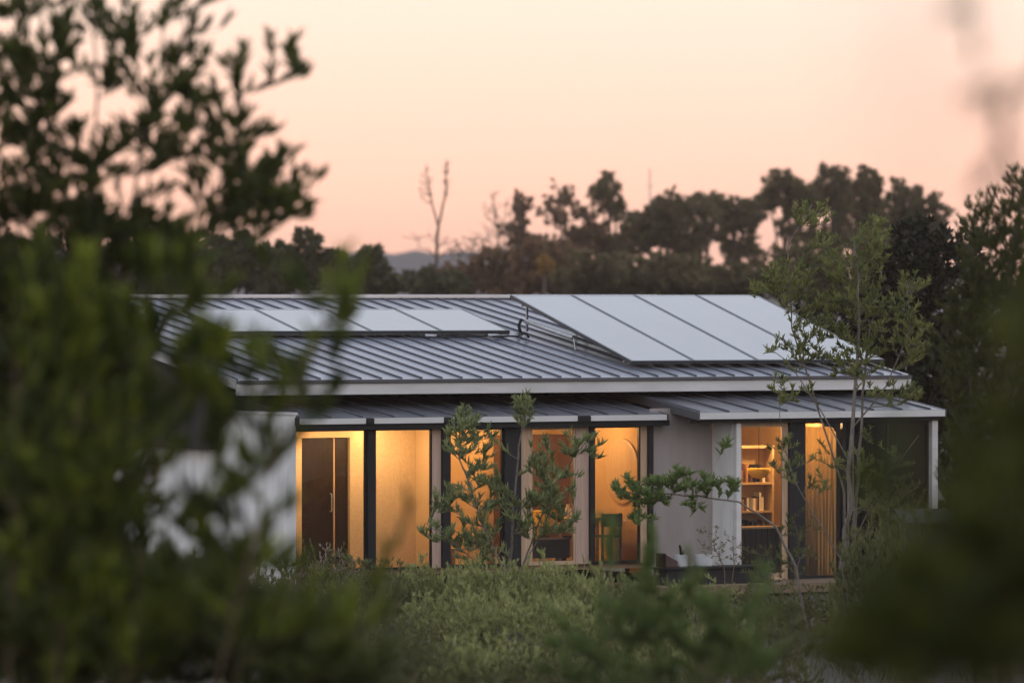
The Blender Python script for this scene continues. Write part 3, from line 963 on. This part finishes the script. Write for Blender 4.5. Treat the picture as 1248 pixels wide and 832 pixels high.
# tall foreground shrub at the left (sky shows between its shoots)
plant('tall_shrub', 'tall dark leafy shrub filling the left edge from ground to sky', 'shrub', 42.0,
      [([(40, 1000), (50, 700), (70, 430), (60, 200), (50, 20)], 0.035, 0.010),
       ([(60, 1000), (90, 640), (140, 380), (170, 200), (200, 40)], 0.030, 0.008),
       ([(30, 1000), (20, 620), (-20, 350), (-40, 100)], 0.030, 0.009),
       ([(70, 1000), (120, 600), (200, 400), (250, 260), (300, 140)], 0.024, 0.006),
       ([(20, 1000), (60, 500), (110, 300), (120, 120), (110, -40)], 0.025, 0.007)],
      [(30, 90, 60, 100, .75), (120, 50, 60, 80, .4), (190, 100, 60, 80, .42), (270, 110, 55, 70, .36), (250, 20, 50, 40, .40), (60, 200, 90, 80, .65), (180, 205, 90, 50, .6),
       (285, 195, 60, 45, .6), (345, 90, 26, 40, .35), (340, 235, 55, 45, .7), (300, 265, 70, 30, .9), (230, 150, 60, 50, .5), (410, 160, 12, 16, .7), (50, 310, 120, 70, 1.6), (180, 300, 70, 40, 1.1), (70, 430, 130, 100, 2.2), (60, 600, 130, 120, 2.3), (120, 520, 60, 110, .8),
       (90, 760, 150, 110, 2.2), (-60, 300, 60, 400, .5)],
      2200, 0.9, 11, matleaf='leaf_near', matwood='bark_dark', **LEAF_N)

# nearer shrub: upright leafy shoots across the left end of the house
plant('leafy_shrub', 'blurred green shrub of upright leafy shoots in front of the left end of the house', 'shrub', 30.0,
      [([(120, 1150), (150, 850), (180, 620), (200, 470), (210, 330)], 0.012, 0.004),
       ([(200, 1150), (260, 850), (310, 650), (350, 500), (400, 390)], 0.011, 0.003),
       ([(60, 1150), (70, 800), (90, 560), (110, 400)], 0.012, 0.004),
       ([(20, 1150), (10, 800), (20, 560), (20, 400)], 0.012, 0.004),
       ([(250, 1150), (280, 900), (300, 720), (330, 640)], 0.010, 0.003)],
      [(418, 372, 16, 42, 2.2), (345, 350, 30, 30, .5), (255, 345, 30, 40, .6), (205, 350, 40, 60, 1.2), (385, 470, 34, 46, .8), (330, 470, 40, 60, .8), (245, 480, 50, 70, 1.0), (345, 600, 40, 60, .6), (280, 630, 60, 60, .6), (300, 740, 90, 70, .9),
       (265, 440, 50, 36, .6), (300, 560, 46, 46, .3), (130, 440, 80, 100, 1.2), (60, 400, 70, 100, .9), (150, 580, 90, 110, .9), (60, 600, 80, 130, 1.2), (130, 760, 130, 80, 1.2), (490, 600, 16, 70, .22), (420, 770, 50, 50, .4)],
      370, 0.8, 12, matleaf='leaf_spray', matwood='twig', leaf=(0.22, 0.026), per=14, shoot=0.45, spread=(0.08, 0.38), bow=0.08, up=1.5, twig_r=0.003, rosette=4, tpow=2.2)

# dark understorey at the lower left
plant('dark_shrub', 'dark shadowy shrub mass along the lower left corner', 'shrub', 34.0,
      [([(60, 1000), (70, 860), (90, 760)], 0.03, 0.01), ([(200, 1000), (220, 880), (240, 790)], 0.03, 0.01), ([(340, 1000), (350, 900), (370, 810)], 0.025, 0.01), ([(440, 1000), (450, 920), (455, 850)], 0.02, 0.008)],
      [(60, 740, 120, 90, 1.6), (200, 760, 120, 80, 1.5), (330, 790, 90, 70, 1.2), (430, 825, 70, 45, .8), (250, 690, 70, 50, .6)],
      700, 1.0, 13, matleaf='leaf_near', matwood='bark_dark', leaf=(0.15, 0.034), per=28, shoot=0.45, spread=(0.3, 0.9), up=0.4)

# very near dark bush on the right
plant('dark_bush', 'very blurred dark green bush filling the lower right corner', 'bush', 14.0,
      [([(1180, 1300), (1170, 950), (1150, 720), (1120, 560)], 0.012, 0.003), ([(1230, 1300), (1240, 900), (1240, 650), (1220, 430)], 0.012, 0.003), ([(1120, 1300), (1100, 980), (1080, 820)], 0.010, 0.003)],
      [(1250, 470, 45, 130, .9), (1230, 640, 70, 130, 1.6), (1150, 700, 60, 70, .9), (1170, 770, 130, 90, 2.0), (1060, 790, 60, 60, .8), (1280, 560, 50, 300, 1.0), (1085, 590, 30, 60, .3)],
      250, 0.45, 14, matleaf='leaf_bush', matwood='twig', tpow=1.8, leaf=(0.105, 0.018), per=16, shoot=0.24, spread=(0.3, 0.8), up=0.4, twig_r=0.002)

# hanging twigs close to the lens, upper right
rng = np.random.default_rng(15)
rt = thing('overhanging_branch', 'blurred overhanging twig with a few dark leaves at the upper right', 'branch', W(1420, -500, 14.0))
st = [([W(1420, -500, 14.0), W(1280, -220, 13.9), W(1175, -40, 13.9), W(1190, 60, 13.9)], 0.014, 0.007), ([W(1420, -500, 14.0), W(1330, -200, 14.1), W(1290, 0, 14.1), W(1262, 110, 14.1)], 0.012, 0.006)]
tp = [W(x, y, 14.0 + rng.normal(0, .06)) for x, y in ((1180, 5), (1190, 40), (1212, 95), (1219, 140), (1256, 90), (1240, 200), (1205, 190))]
grow(rt, W(1420, -500, 14.0), st, tp, rng, leaf=(0.13, 0.020), per=4, shoot=0.2, matleaf='leaf_brown', matwood='twig', twig_r=0.008, spread=(0.05, 0.25), bow=0.05, up=-0.9, rosette=2)
rt2 = thing('bare_twig', 'faint blurred bare twig drooping over the sky at the upper right', 'branch', W(1150, -600, 4.2))
grow(rt2, W(1150, -600, 4.2), [([W(1150, -600, 4.2), W(1090, -200, 4.2), W(1055, 60, 4.2), (W(1090, 190, 4.2))], 0.0035, 0.0012), ([W(1150, -600, 4.2), W(1170, -150, 4.2), W(1130, 60, 4.2), W(1160, 220, 4.2)], 0.0035, 0.0012)],
     [W(x, y, 4.2) for x, y in ((1120, 120), (1180, 190), (1150, 60))], rng, leaf=(0.03, 0.006), per=2, shoot=0.05, matleaf='leaf_near', twig_r=0.001, rosette=1, up=-0.5)

# mid-distance soft green shoots along the bottom
BL = dict(matleaf='leaf_shoot', matwood='twig', tmpl=FULL, twig_r=0.003)
plant('green_shrub', 'soft green upright shoots in front of the right living room bay', 'shrub', 38.0,
      [([(740, 1050), (745, 860), (742, 700)], 0.012, 0.004), ([(800, 1050), (800, 870), (796, 700)], 0.012, 0.004), ([(860, 1050), (858, 880), (850, 760)], 0.014, 0.005)],
      [(742, 668, 9, 42, 2.2), (790, 690, 9, 45, .9), (755, 750, 30, 40, 1.0), (800, 765, 40, 45, 1.0), (850, 760, 45, 50, 1.2), (930, 730, 10, 55, .5), (900, 790, 60, 50, 1.0), (845, 700, 8, 35, .5), (700, 800, 50, 50, .8), (790, 820, 80, 40, 1.0)],
      230, 0.35, 16, leaf=(0.13, 0.022), per=18, shoot=0.28, spread=(0.10, 0.45), up=0.9, **BL)
plant('dark_green_shrub', 'darker soft shrub below the timber deck at the lower right', 'shrub', 46.0,
      [([(960, 1000), (965, 860), (970, 780)], 0.016, 0.005), ([(1040, 1000), (1045, 880), (1050, 800)], 0.016, 0.005), ([(880, 1000), (885, 900), (890, 820)], 0.014, 0.005)],
      [(960, 780, 55, 45, 1.2), (1040, 780, 60, 50, 1.2), (890, 820, 60, 40, 1.0), (1000, 740, 40, 30, .5), (1090, 730, 50, 60, .9)],
      210, 0.6, 17, matleaf='leaf_grey', leaf=(0.07, 0.012), per=30, shoot=0.35, spread=(0.2, 0.7), up=0.7)
plant('grey_shrub', 'soft grey green shrub at the bottom edge left of centre', 'shrub', 48.0,
      [([(400, 1000), (405, 880), (410, 790)], 0.016, 0.005), ([(500, 1000), (500, 900), (505, 820)], 0.016, 0.005), ([(600, 1000), (600, 910), (600, 840)], 0.014, 0.005)],
      [(400, 770, 55, 50, 1.1), (470, 790, 50, 50, 1.0), (540, 820, 60, 35, .8), (620, 830, 60, 25, .6), (350, 740, 40, 40, .6), (470, 720, 18, 35, .3)],
      220, 0.6, 18, matleaf='leaf_grey', leaf=(0.07, 0.011), per=32, shoot=0.35, spread=(0.2, 0.7), up=0.7)


# rosemary like mounds in front of the house: three meshes, copied
def mound(seed, rx, rh, n, matleaf, per=30, leaf=(0.045, 0.010), flower=0):
    rg_ = np.random.default_rng(seed)
    r_ = bpy.data.objects.new('rosemary_bush', None); C.objects.link(r_)
    st_ = []
    for i in range(7):
        a = i / 7 * 6.28 + rg_.uniform(-.3, .3)
        st_.append(([(0.05 * math.cos(a), 0.05 * math.sin(a), 0), (0.3 * rx * math.cos(a), 0.3 * rx * math.sin(a), rh * .4), (0.55 * rx * math.cos(a), .55 * rx * math.sin(a), rh * .62)], 0.014, 0.005))
    tips = []
    while len(tips) < n:
        v = rg_.normal(0, 1, 3); v /= np.linalg.norm(v)
        if v[2] < 0.02: continue
        v[2] = v[2] ** 0.55
        q = rg_.uniform(.72, 1.10) * (1 + 0.16 * math.sin(3 * math.atan2(v[1], v[0]) + seed) + 0.10 * math.sin(7 * v[0] + 5 * v[1]))
        tips.append((v[0] * rx * q, v[1] * rx * q, max(0.05, v[2] * rh * q)))
    grow(r_, (0, 0, 0), st_, tips, rg_, leaf=leaf, per=per, shoot=0.26, matleaf=matleaf, matwood='twig', twig_r=0.003, spread=(0.3, 0.8), bow=0.05, up=1.2, tmpl=LITE, rosette=4)
    if flower:
        fl = []
        while len(fl) < flower:
            v = rg_.normal(0, 1, 3); v /= np.linalg.norm(v)
            if v[2] < .35: continue
            fl.append((v[0] * rx * 1.0, v[1] * rx * 1.0, v[2] * rh * rg_.uniform(1.0, 1.35)))
        grow(r_, (0, 0, 0), [([(0, 0, 0), (0, 0, rh * .5)], .01, .004)], fl, rg_, leaf=(.035, .018), per=14, shoot=0.2, matleaf='leaf_flower', matwood='twig', twig_r=0.0025, spread=(0.2, 0.6), bow=0.03, up=1.5, tmpl=LITE, rosette=2, woodname='flower_stems', leafname='flowers')
    return r_


def copy_thing(r_, loc, rz, sc):
    c = r_.copy(); C.objects.link(c)
    c.location = loc; c.rotation_euler = (0, 0, rz); c.scale = sc
    for ch in list(r_.children):
        d = ch.copy(); C.objects.link(d); d.parent = c
    return c


protos = {'a': mound(31, .72, .62, 620, 'leaf_rosemary', 34, (.065, .014)), 'b': mound(32, .80, .55, 650, 'leaf_rosemary', 34, (.065, .014)), 'g': mound(33, .75, .65, 620, 'leaf_grey', 34, (.065, .014)), 'f': mound(34, .72, .70, 620, 'leaf_grey', 34, (.065, .014), flower=130)}
used = set()
# kind, px of the centre, row of the top, distance, width scale, label
MD = [('a', 520, 686, 88, 1.0, 'pale rosemary bush below the timber strip at the left of the leafy shrub'),
      ('b', 590, 684, 87, 1.0, 'pale rosemary bush at the foot of the small leafy tree before the windows'),
      ('a', 655, 683, 86, 1.05, 'pale rosemary bush just right of the small leafy tree, under the yellow lamp'),
      ('b', 715, 692, 85, .9, 'pale rosemary bush under the right living room bay'),
      ('a', 555, 722, 80, 1.0, 'rosemary bush in the second row, left of centre'),
      ('b', 630, 722, 79, 1.1, 'rosemary bush in the second row, at the centre of the bed'),
      ('a', 700, 728, 77, 1.0, 'rosemary bush in the second row, right of centre'),
      ('g', 770, 706, 78, 1.0, 'grey bush in the second row, below the dark post of the recess'),
      ('b', 590, 780, 70, 1.0, 'rosemary bush at the bottom of the bed, left of centre'),
      ('g', 670, 788, 69, 1.0, 'darker bush at the bottom of the bed under the centre'),
      ('g', 740, 792, 68, 1.0, 'darker bush at the bottom of the bed, right of centre'),
      ('g', 515, 790, 70, 1.0, 'darker bush at the bottom left of the bed'),
      ('f', 395, 662, 89, 1.0, 'bush with pinkish flower spikes in front of the dark door'),
      ('f', 270, 668, 88, 1.0, 'bush with pinkish flower spikes against the white end wall'),
      ('g', 455, 688, 86, 1.0, 'grey green bush in front of the warm plaster wall'),
      ('g', 330, 690, 84, 1.05, 'grey green bush near the corner of the white end wall'),
      ('f', 420, 730, 78, 1.05, 'low flowering bush in the shade left of the rosemary'),
      ('g', 350, 745, 74, 1.1, 'shaded grey bush at the lower left of the bed'),
      ('g', 470, 752, 76, 1.0, 'shaded grey bush left of the rosemary rows'),
      ('a', 850, 708, 88, .8, 'small olive bush in front of the deck edge, left part'),
      ('g', 925, 716, 87, .85, 'small dark bush in front of the deck edge, right part'),
      ('g', 1000, 716, 86, .9, 'small dark bush at the foot of the tall thin tree'),
      ('b', 830, 742, 74, 1.0, 'green bush below the deck at the centre right'),
      ('g', 910, 752, 72, 1.0, 'dark bush below the deck, left of the tall thin tree'),
      ('g', 1090, 628, 84, 1.2, 'dark bush in front of the low concrete wall')]
rr = random.Random(8)
for kd, px, row, d, s, lb in MD:
    p = W(px, row, d)
    gz = ground_z(d) - 0.03
    hgt = {'a': .62, 'b': .55, 'g': .65, 'f': .80}[kd] * 1.12
    sz = (p[2] - gz) / hgt
    loc, rz, sc = (p[0], d, gz), rr.uniform(0, 6.28), (s, s, max(.5, sz))
    if kd not in used:
        r_ = protos[kd]; used.add(kd); r_.location = loc; r_.rotation_euler = (0, 0, rz); r_.scale = sc
    else:
        r_ = copy_thing(protos[kd], loc, rz, sc)
    tag(r_, lb, 'bush', 'low bushes of the garden bed')

# leafy small tree before the windows
plant('leafy_tree', 'small tree with blue green leaves in front of the living room windows', 'tree', 88.5,
      [([(618, 760), (620, 690), (624, 640), (632, 560), (640, 490)], 0.045, 0.010),
       ([(620, 750), (612, 690), (590, 640), (560, 560), (566, 500)], 0.030, 0.008),
       ([(622, 750), (600, 700), (560, 668), (520, 638)], 0.018, 0.006),
       ([(622, 740), (640, 680), (668, 610), (700, 555), (722, 530)], 0.024, 0.006),
       ([(622, 740), (636, 690), (660, 650), (700, 620)], 0.018, 0.006)],
      [(568, 520, 14, 24, 1.2), (560, 545, 20, 22, 1.0), (590, 545, 22, 22, 1.0), (585, 590, 26, 22, 1.2), (550, 610, 24, 16, 1.1), (535, 650, 24, 12, 1.0), (575, 655, 34, 20, 1.2), (605, 620, 26, 30, 1.0), (640, 500, 14, 20, 1.3), (655, 560, 22, 30, .8), (680, 590, 28, 24, 1.0), (700, 545, 18, 22, .9), (722, 545, 10, 18, .7), (650, 630, 24, 30, .9),
       (690, 640, 24, 24, .8), (665, 610, 24, 20, .8), (590, 680, 34, 14, .8)],
      400, 0.55, 21, matleaf='leaf_blue', matwood='bark_grey', leaf=(0.165, 0.028), per=10, shoot=0.30, spread=(0.15, 0.6), bow=0.14, up=0.9, twig_r=0.006, rosette=5)

# the tall thin tree before the right wing
plant('thin_tree', 'tall thin sparse tree with olive leaves in front of the right wing', 'tree', 91.5,
      [([(1022, 760), (1026, 690), (1034, 600), (1040, 500), (1046, 420), (1048, 340), (1040, 290)], 0.060, 0.010),
       ([(1036, 760), (1040, 680), (1046, 580), (1052, 480), (1060, 400), (1075, 330)], 0.040, 0.010),
       ([(1030, 600), (1010, 540), (985, 460), (965, 400), (960, 300), (990, 250)], 0.022, 0.007),
       ([(1034, 560), (1000, 500), (960, 440), (930, 420)], 0.018, 0.005),
       ([(1040, 520), (1080, 470), (1110, 400), (1105, 340)], 0.020, 0.006),
       ([(1030, 690), (1000, 640), (970, 590), (955, 540), (948, 480)], 0.018, 0.005),
       ([(1030, 680), (1060, 620), (1090, 570), (1120, 530)], 0.016, 0.005)],
      [(990, 262, 28, 18, .9), (960, 345, 34, 28, .8), (935, 352, 30, 16, .6), (1005, 310, 30, 30, .7), (1065, 300, 26, 38, 1.1), (1040, 350, 40, 40, .9), (1000, 390, 45, 36, .9), (1080, 390, 36, 34, .8), (1112, 350, 20, 26, .7), (1115, 420, 24, 34, .7), (1040, 440, 40, 28, .6), (970, 425, 34, 20, .7), (940, 418, 14, 12, .4), (985, 480, 26, 20, .45),
       (1090, 480, 40, 16, .6), (950, 475, 16, 20, .5), (1060, 560, 50, 40, .28), (960, 560, 24, 34, .35), (1090, 600, 30, 40, .3), (1000, 580, 24, 40, .25)],
      720, 0.7, 22, matleaf='leaf_olive', matwood='bark_grey', leaf=(0.125, 0.027), per=10, shoot=0.26, spread=(0.2, 0.75), bow=0.12, up=0.9, twig_r=0.006, rosette=5)
# leafy bough reaching across the recess
plant('young_tree', 'young tree whose leafy bough reaches across the shaded recess wall', 'tree', 85.5,
      [([(985, 770), (970, 690), (945, 640), (900, 612), (850, 604), (790, 600), (750, 602)], 0.028, 0.006)],
      [(860, 592, 22, 12, 1.6), (830, 588, 20, 16, 1.4), (800, 600, 26, 18, 1.6), (765, 600, 20, 16, 1.3), (893, 592, 8, 14, 1.0), (888, 540, 10, 14, .7), (780, 628, 14, 26, .8), (845, 615, 16, 10, .8)],
      85, 0.3, 23, matleaf='leaf_shoot', matwood='bark_grey', leaf=(0.15, 0.038), per=13, shoot=0.2, spread=(0.3, 0.9), bow=0.06, up=0.9, twig_r=0.005, rosette=6)
# twiggy plant by the pots
plant('twiggy_shrub', 'half bare twiggy shrub growing beside the pots on the deck', 'shrub', 92.5,
      [([(885, 725), (882, 690), (870, 665)], 0.016, 0.006), ([(890, 725), (895, 690), (893, 660)], 0.014, 0.005)],
      [(868, 655, 22, 18, 1), (885, 672, 30, 20, 1.2), (860, 672, 14, 12, .6)],
      85, 0.25, 24, matleaf='leaf_grey', matwood='twig', leaf=(0.04, 0.016), per=4, shoot=0.14, spread=(0.4, 1.1), bow=0.25, up=0.5, twig_r=0.004, rosette=2)
plant('feathery_shrub', 'feathery dark green shrub under the right wing window', 'shrub', 90.0,
      [([(940, 760), (940, 715), (935, 670)], 0.018, 0.006), ([(960, 760), (965, 720), (975, 680)], 0.016, 0.005)],
      [(945, 690, 36, 30, 1.2), (975, 660, 24, 40, .8), (915, 690, 20, 22, .7), (1085, 600, 45, 50, .8), (1070, 640, 40, 40, .8)],
      190, 0.35, 25, matleaf='leaf_grey', matwood='twig', leaf=(0.10, 0.010), per=12, shoot=0.25, spread=(0.3, 0.9), bow=0.1, up=0.7, twig_r=0.004)

# juniper like evergreen at the right edge
plant('evergreen_tree', 'dark feathery evergreen at the right edge taller than the roof', 'tree', 66.0,
      [([(1230, 900), (1230, 700), (1225, 500), (1232, 330), (1240, 230)], 0.12, 0.02), ([(1190, 900), (1190, 700), (1185, 480), (1185, 300)], 0.06, 0.012), ([(1300, 900), (1300, 600), (1290, 350)], 0.09, 0.02)],
      [(1240, 250, 24, 45, 1.3), (1205, 270, 24, 45, 1.2), (1180, 290, 16, 50, .8), (1225, 330, 50, 60, 1.7), (1195, 380, 44, 60, 1.5), (1185, 470, 42, 80, 1.4), (1235, 450, 60, 90, 1.7), (1200, 580, 60, 80, 1.4), (1280, 360, 60, 140, 1.3), (1270, 620, 60, 150, .8), (1150, 420, 18, 60, .35)],
      3000, 0.8, 26, matleaf='leaf_juniper', matwood='bark_dark', leaf=(0.13, 0.0125), per=64, shoot=0.60, spread=(0.12, 0.42), bow=0.10, up=1.1, tmpl=LITE, twig_r=0.006, rosette=4)

# dark trees just behind the right end of the house
plant('dense_tree', 'dense dark tree just behind the right end of the roof', 'tree', 125.0,
      [([(1130, 760), (1130, 560), (1125, 420), (1120, 320)], 0.16, 0.05), ([(1170, 760), (1170, 560), (1165, 420)], 0.14, 0.05)],
      [(1120, 310, 50, 45, 1.2), (1010, 378, 40, 22, .9), (1050, 395, 40, 30, .9), (1085, 350, 40, 55, 1.0), (1150, 370, 55, 80, 1.6), (1120, 460, 70, 90, 2.0), (1170, 560, 70, 90, 1.4), (1060, 420, 40, 60, .8), (1180, 310, 30, 40, .7)],
      1500, 1.4, 27, matleaf='leaf_dark', matwood='bark_dark', leaf=(0.20, 0.10), per=26, shoot=0.8, spread=(0.3, 1.2), bow=0.12, up=0.5, tmpl=LITE, twig_r=0.015)

# the far tree line
FAR = dict(matwood='bark_far', tmpl=LITE, bow=0.10, up=0.3, spread=(0.3, 1.4), twig_r=0.04, rooted=True)


def far_tree(label, px, d, blobs, n, seed, ml='leaf_pine', name='tall_tree', lean=0, per=16, r0=.26, group='trees of the far tree line', leaf=(0.42, 0.20), forks=True, shoot=1.3):
    top = min(b[1] for b in blobs)
    mid = sum(b[1] for b in blobs) / len(blobs)
    st_ = [([(px, 420), (px + lean * .4, (mid + 420) / 2), (px + lean, mid), (px + lean * 1.2, top)], r0, r0 * .25)]
    for b in (blobs[:4] if forks else []):
        st_.append(([(px + lean * .3, 355), ((px + b[0]) / 2, (b[1] + 345) / 2), (b[0], b[1])], r0 * .55, r0 * .2))
    d *= 1.45
    rg_ = np.random.default_rng(seed + 500)
    bl = []
    for b in blobs:
        bl.append((b[0], b[1], b[2] * .9, b[3] * .9) + tuple(b[4:]))
        for k in range(4):
            a = rg_.uniform(0, 6.28); q = rg_.uniform(.25, .5)
            bl.append((b[0] + b[2] * 1.0 * math.cos(a), b[1] + b[3] * .95 * math.sin(a), b[2] * q, b[3] * q, (b[4] if len(b) > 4 else 1) * .8))
    return plant(name, label, 'tree', d, st_, bl, int(n * 1.5), 2.2, seed, group, matleaf=ml, leaf=leaf, per=per, shoot=shoot, **FAR)


far_tree('small round topped tree standing above the bare trees at the centre', 632, 225, [(634, 254, 12, 16), (628, 282, 14, 14), (640, 300, 26, 12, .5)], 60, 41, 'leaf_brown', name='small_tree', r0=.17)
far_tree('lacy half bare tree with fine twigs at the centre of the tree line', 688, 228, [(690, 262, 28, 28, .5), (680, 240, 16, 18, .3), (712, 290, 24, 20, .7), (672, 300, 24, 18, .6)], 120, 42, 'leaf_brown', name='lacy_tree', per=7, r0=.17)
far_tree('tree with an open round crown rising left of the broad dense tree', 744, 230, [(742, 232, 17, 18, 1.1), (752, 256, 14, 14, .7), (735, 255, 10, 10, .6), (748, 300, 34, 14, 1.0), (722, 290, 20, 14, .8)], 150, 43, 'leaf_pine')
far_tree('broad dense tree under the thin mast', 815, 226, [(815, 258, 34, 24, 1.4), (800, 282, 34, 24, 1.2), (840, 275, 36, 26, 1.3), (770, 300, 30, 22, 1.0), (830, 305, 30, 16, .8), (862, 262, 16, 16, .7)], 330, 44, 'leaf_pine')
far_tree('rounded tree right of the broad dense tree', 895, 232, [(892, 258, 26, 18, 1.2), (880, 285, 16, 20, .8), (908, 268, 18, 22, .9), (905, 300, 14, 18, .6)], 170, 45, 'leaf_pine')
far_tree('umbrella topped tree at the right of the tree line', 955, 236, [(955, 232, 32, 16, 1.3), (975, 248, 24, 20, 1.0), (938, 246, 16, 12, .8), (965, 275, 18, 22, .8), (985, 290, 18, 20, .7)], 210, 46, 'leaf_pine', lean=6)
far_tree('tallest tree of the far line, with a flat bushy top', 1015, 238, [(1015, 222, 20, 18, 1.2), (1022, 248, 18, 22, 1.1), (1002, 240, 14, 14, .8), (1018, 290, 22, 26, 1.0)], 200, 47, 'leaf_pine')
far_tree('darker tree filling the gap behind the broad dense tree and its round neighbour', 862, 245, [(858, 252, 26, 14, 1.0), (842, 300, 20, 14, .6), (925, 258, 20, 14, .8), (905, 310, 30, 12, .7)], 150, 54, 'leaf_pine')
far_tree('darker tree filling the gap left of the column shaped tree', 990, 246, [(985, 240, 22, 18, 1.0), (1035, 238, 18, 18, .9), (1040, 285, 18, 22, .9), (1085, 270, 12, 26, .9)], 150, 55, 'leaf_pine')
far_tree('dense upright tree shaped like a column', 1060, 216, [(1060, 228, 18, 20, 1.4), (1061, 262, 20, 28, 1.5), (1060, 305, 22, 26, 1.2)], 220, 48, 'leaf_pine', forks=False)
far_tree('loose crowned tree at the right end of the tree line', 1112, 218, [(1096, 232, 9, 16, .8), (1112, 252, 20, 18, 1.1), (1132, 258, 20, 20, 1.0), (1140, 282, 20, 20, 1.0), (1108, 285, 26, 26, 1.2)], 220, 49, 'leaf_pine')
# bare trees
plant('bare_tree', 'tall bare forked tree standing alone left of centre', 'tree', 315,
      [([(531, 420), (531, 340), (533, 285), (537, 262), (543, 235), (545, 195)], 0.14, 0.03), ([(534, 275), (528, 255), (522, 225), (519, 200)], 0.07, 0.02)],
      [(519, 225, 10, 25, 1), (545, 215, 7, 26, 1.2), (515, 290, 25, 12, .7), (550, 300, 22, 14, .7)], 120, 1.2, 51, group=None, per=0, matwood='bark_far', shoot=1.2, twig_r=0.055, bow=.1, rooted=False)
plant('bare_tree', 'slender bare tree with spreading twigs just left of the small round topped tree', 'tree', 318,
      [([(612, 420), (610, 340), (608, 300), (603, 265), (600, 235)], 0.10, 0.02), ([(609, 310), (618, 285), (622, 262)], 0.05, 0.015)],
      [(606, 265, 22, 34, 1), (590, 300, 26, 18, .8)], 170, 1.4, 52, per=0, matwood='bark_far', shoot=1.2, twig_r=0.05, bow=.1, rooted=False)
plant('bare_tree', 'low twiggy bare tree between the tall bare tree and the roof', 'tree', 312,
      [([(570, 420), (570, 350), (573, 315), (580, 290)], 0.09, 0.02)],
      [(575, 305, 32, 22, 1), (600, 320, 26, 16, .7)], 220, 1.4, 53, per=0, matwood='bark_far', shoot=1.2, twig_r=0.05, bow=.1, rooted=False)
# understorey along the ridge line
US = [('low brown tree with a patch of golden leaves behind the roof ridge', 662, 200, [(665, 330, 34, 30), (640, 335, 24, 24), (690, 335, 24, 26)], 'leaf_brown', 150, 61),
      ('small golden leaved shrub glowing among the brown trees', 664, 196, [(664, 327, 7, 9)], 'leaf_gold', 16, 62),
      ('low dim thicket tree behind the left half of the ridge', 600, 205, [(600, 335, 40, 24), (560, 340, 34, 20), (630, 345, 30, 20)], 'leaf_brown', 150, 63),
      ('dark green low tree behind the ridge above the steep solar row, left', 730, 190, [(725, 335, 36, 26), (760, 338, 30, 28), (700, 345, 26, 20)], 'leaf_pine', 190, 64),
      ('dark green low tree behind the ridge above the steep solar row, middle', 810, 188, [(800, 335, 40, 28), (840, 340, 34, 26)], 'leaf_pine', 190, 65),
      ('dark green low tree behind the ridge above the steep solar row, right', 890, 186, [(880, 345, 40, 22), (920, 345, 34, 24), (960, 335, 30, 26)], 'leaf_pine', 190, 66),
      ('dark low tree behind the tall thin tree', 1010, 180, [(1000, 335, 36, 32), (1040, 350, 36, 36), (1070, 340, 30, 40)], 'leaf_pine', 230, 67),
      ('green low tree beside the far blue hills', 455, 170, [(450, 330, 28, 20), (425, 335, 30, 26), (470, 345, 20, 14)], 'leaf_backwood', 170, 68),
      ('bushy green tree behind the left end of the ridge', 375, 165, [(375, 325, 34, 32), (345, 330, 30, 32), (405, 340, 26, 24)], 'leaf_backwood', 210, 69),
      ('taller green tree behind the blurred leaves at the left', 300, 168, [(300, 322, 40, 34), (265, 320, 40, 36), (325, 345, 30, 20)], 'leaf_backwood', 230, 70),
      ('dark green tree far left behind the tall shrub', 200, 172, [(200, 325, 50, 40), (150, 330, 50, 40), (230, 340, 40, 26)], 'leaf_backwood', 230, 71),
      ('dim tree at the far left edge behind the tall shrub', 70, 175, [(70, 330, 60, 40), (20, 330, 50, 40), (110, 345, 40, 24)], 'leaf_backwood', 230, 72),
      ('dim low shrub tree right of the blue hills gap', 515, 185, [(510, 345, 34, 14), (545, 345, 26, 14)], 'leaf_backwood', 90, 73)]
for lb, px, d, bl, ml, n, sd in US:
    far_tree(lb, px, d, bl, n, sd, ml, name='low_tree', r0=.17, group='low trees behind the house', per=22, leaf=(0.42, 0.22), shoot=1.1)

# grass and litter on the open ground: one sheet of blades
rng = np.random.default_rng(77)
n = 16000
X = rng.uniform(-8, 8, n); Y = rng.uniform(60, 94, n)
hx, hy = X - AX, Y - AY
wl = -math.sin(TH) * hx + math.cos(TH) * hy
keep = wl < -1.9
X, Y = X[keep], Y[keep]
n = len(X)
P = np.stack([X, Y, np.array([ground_z(y) for y in Y]) - 0.06], 1)
D = np.stack([rng.normal(0, .35, n), rng.normal(0, .35, n), np.ones(n)], 1)
N = np.stack([rng.normal(0, 1, n), rng.normal(0, 1, n), np.zeros(n)], 1)
gr = leaf_object('grass', None, P, D, N, rng.uniform(.10, .32, n), rng.uniform(.010, .02, n), 'grass_blade', rng, LITE)
tag(gr, 'rough grass growing between the bushes of the garden bed', 'grass', kind='stuff')
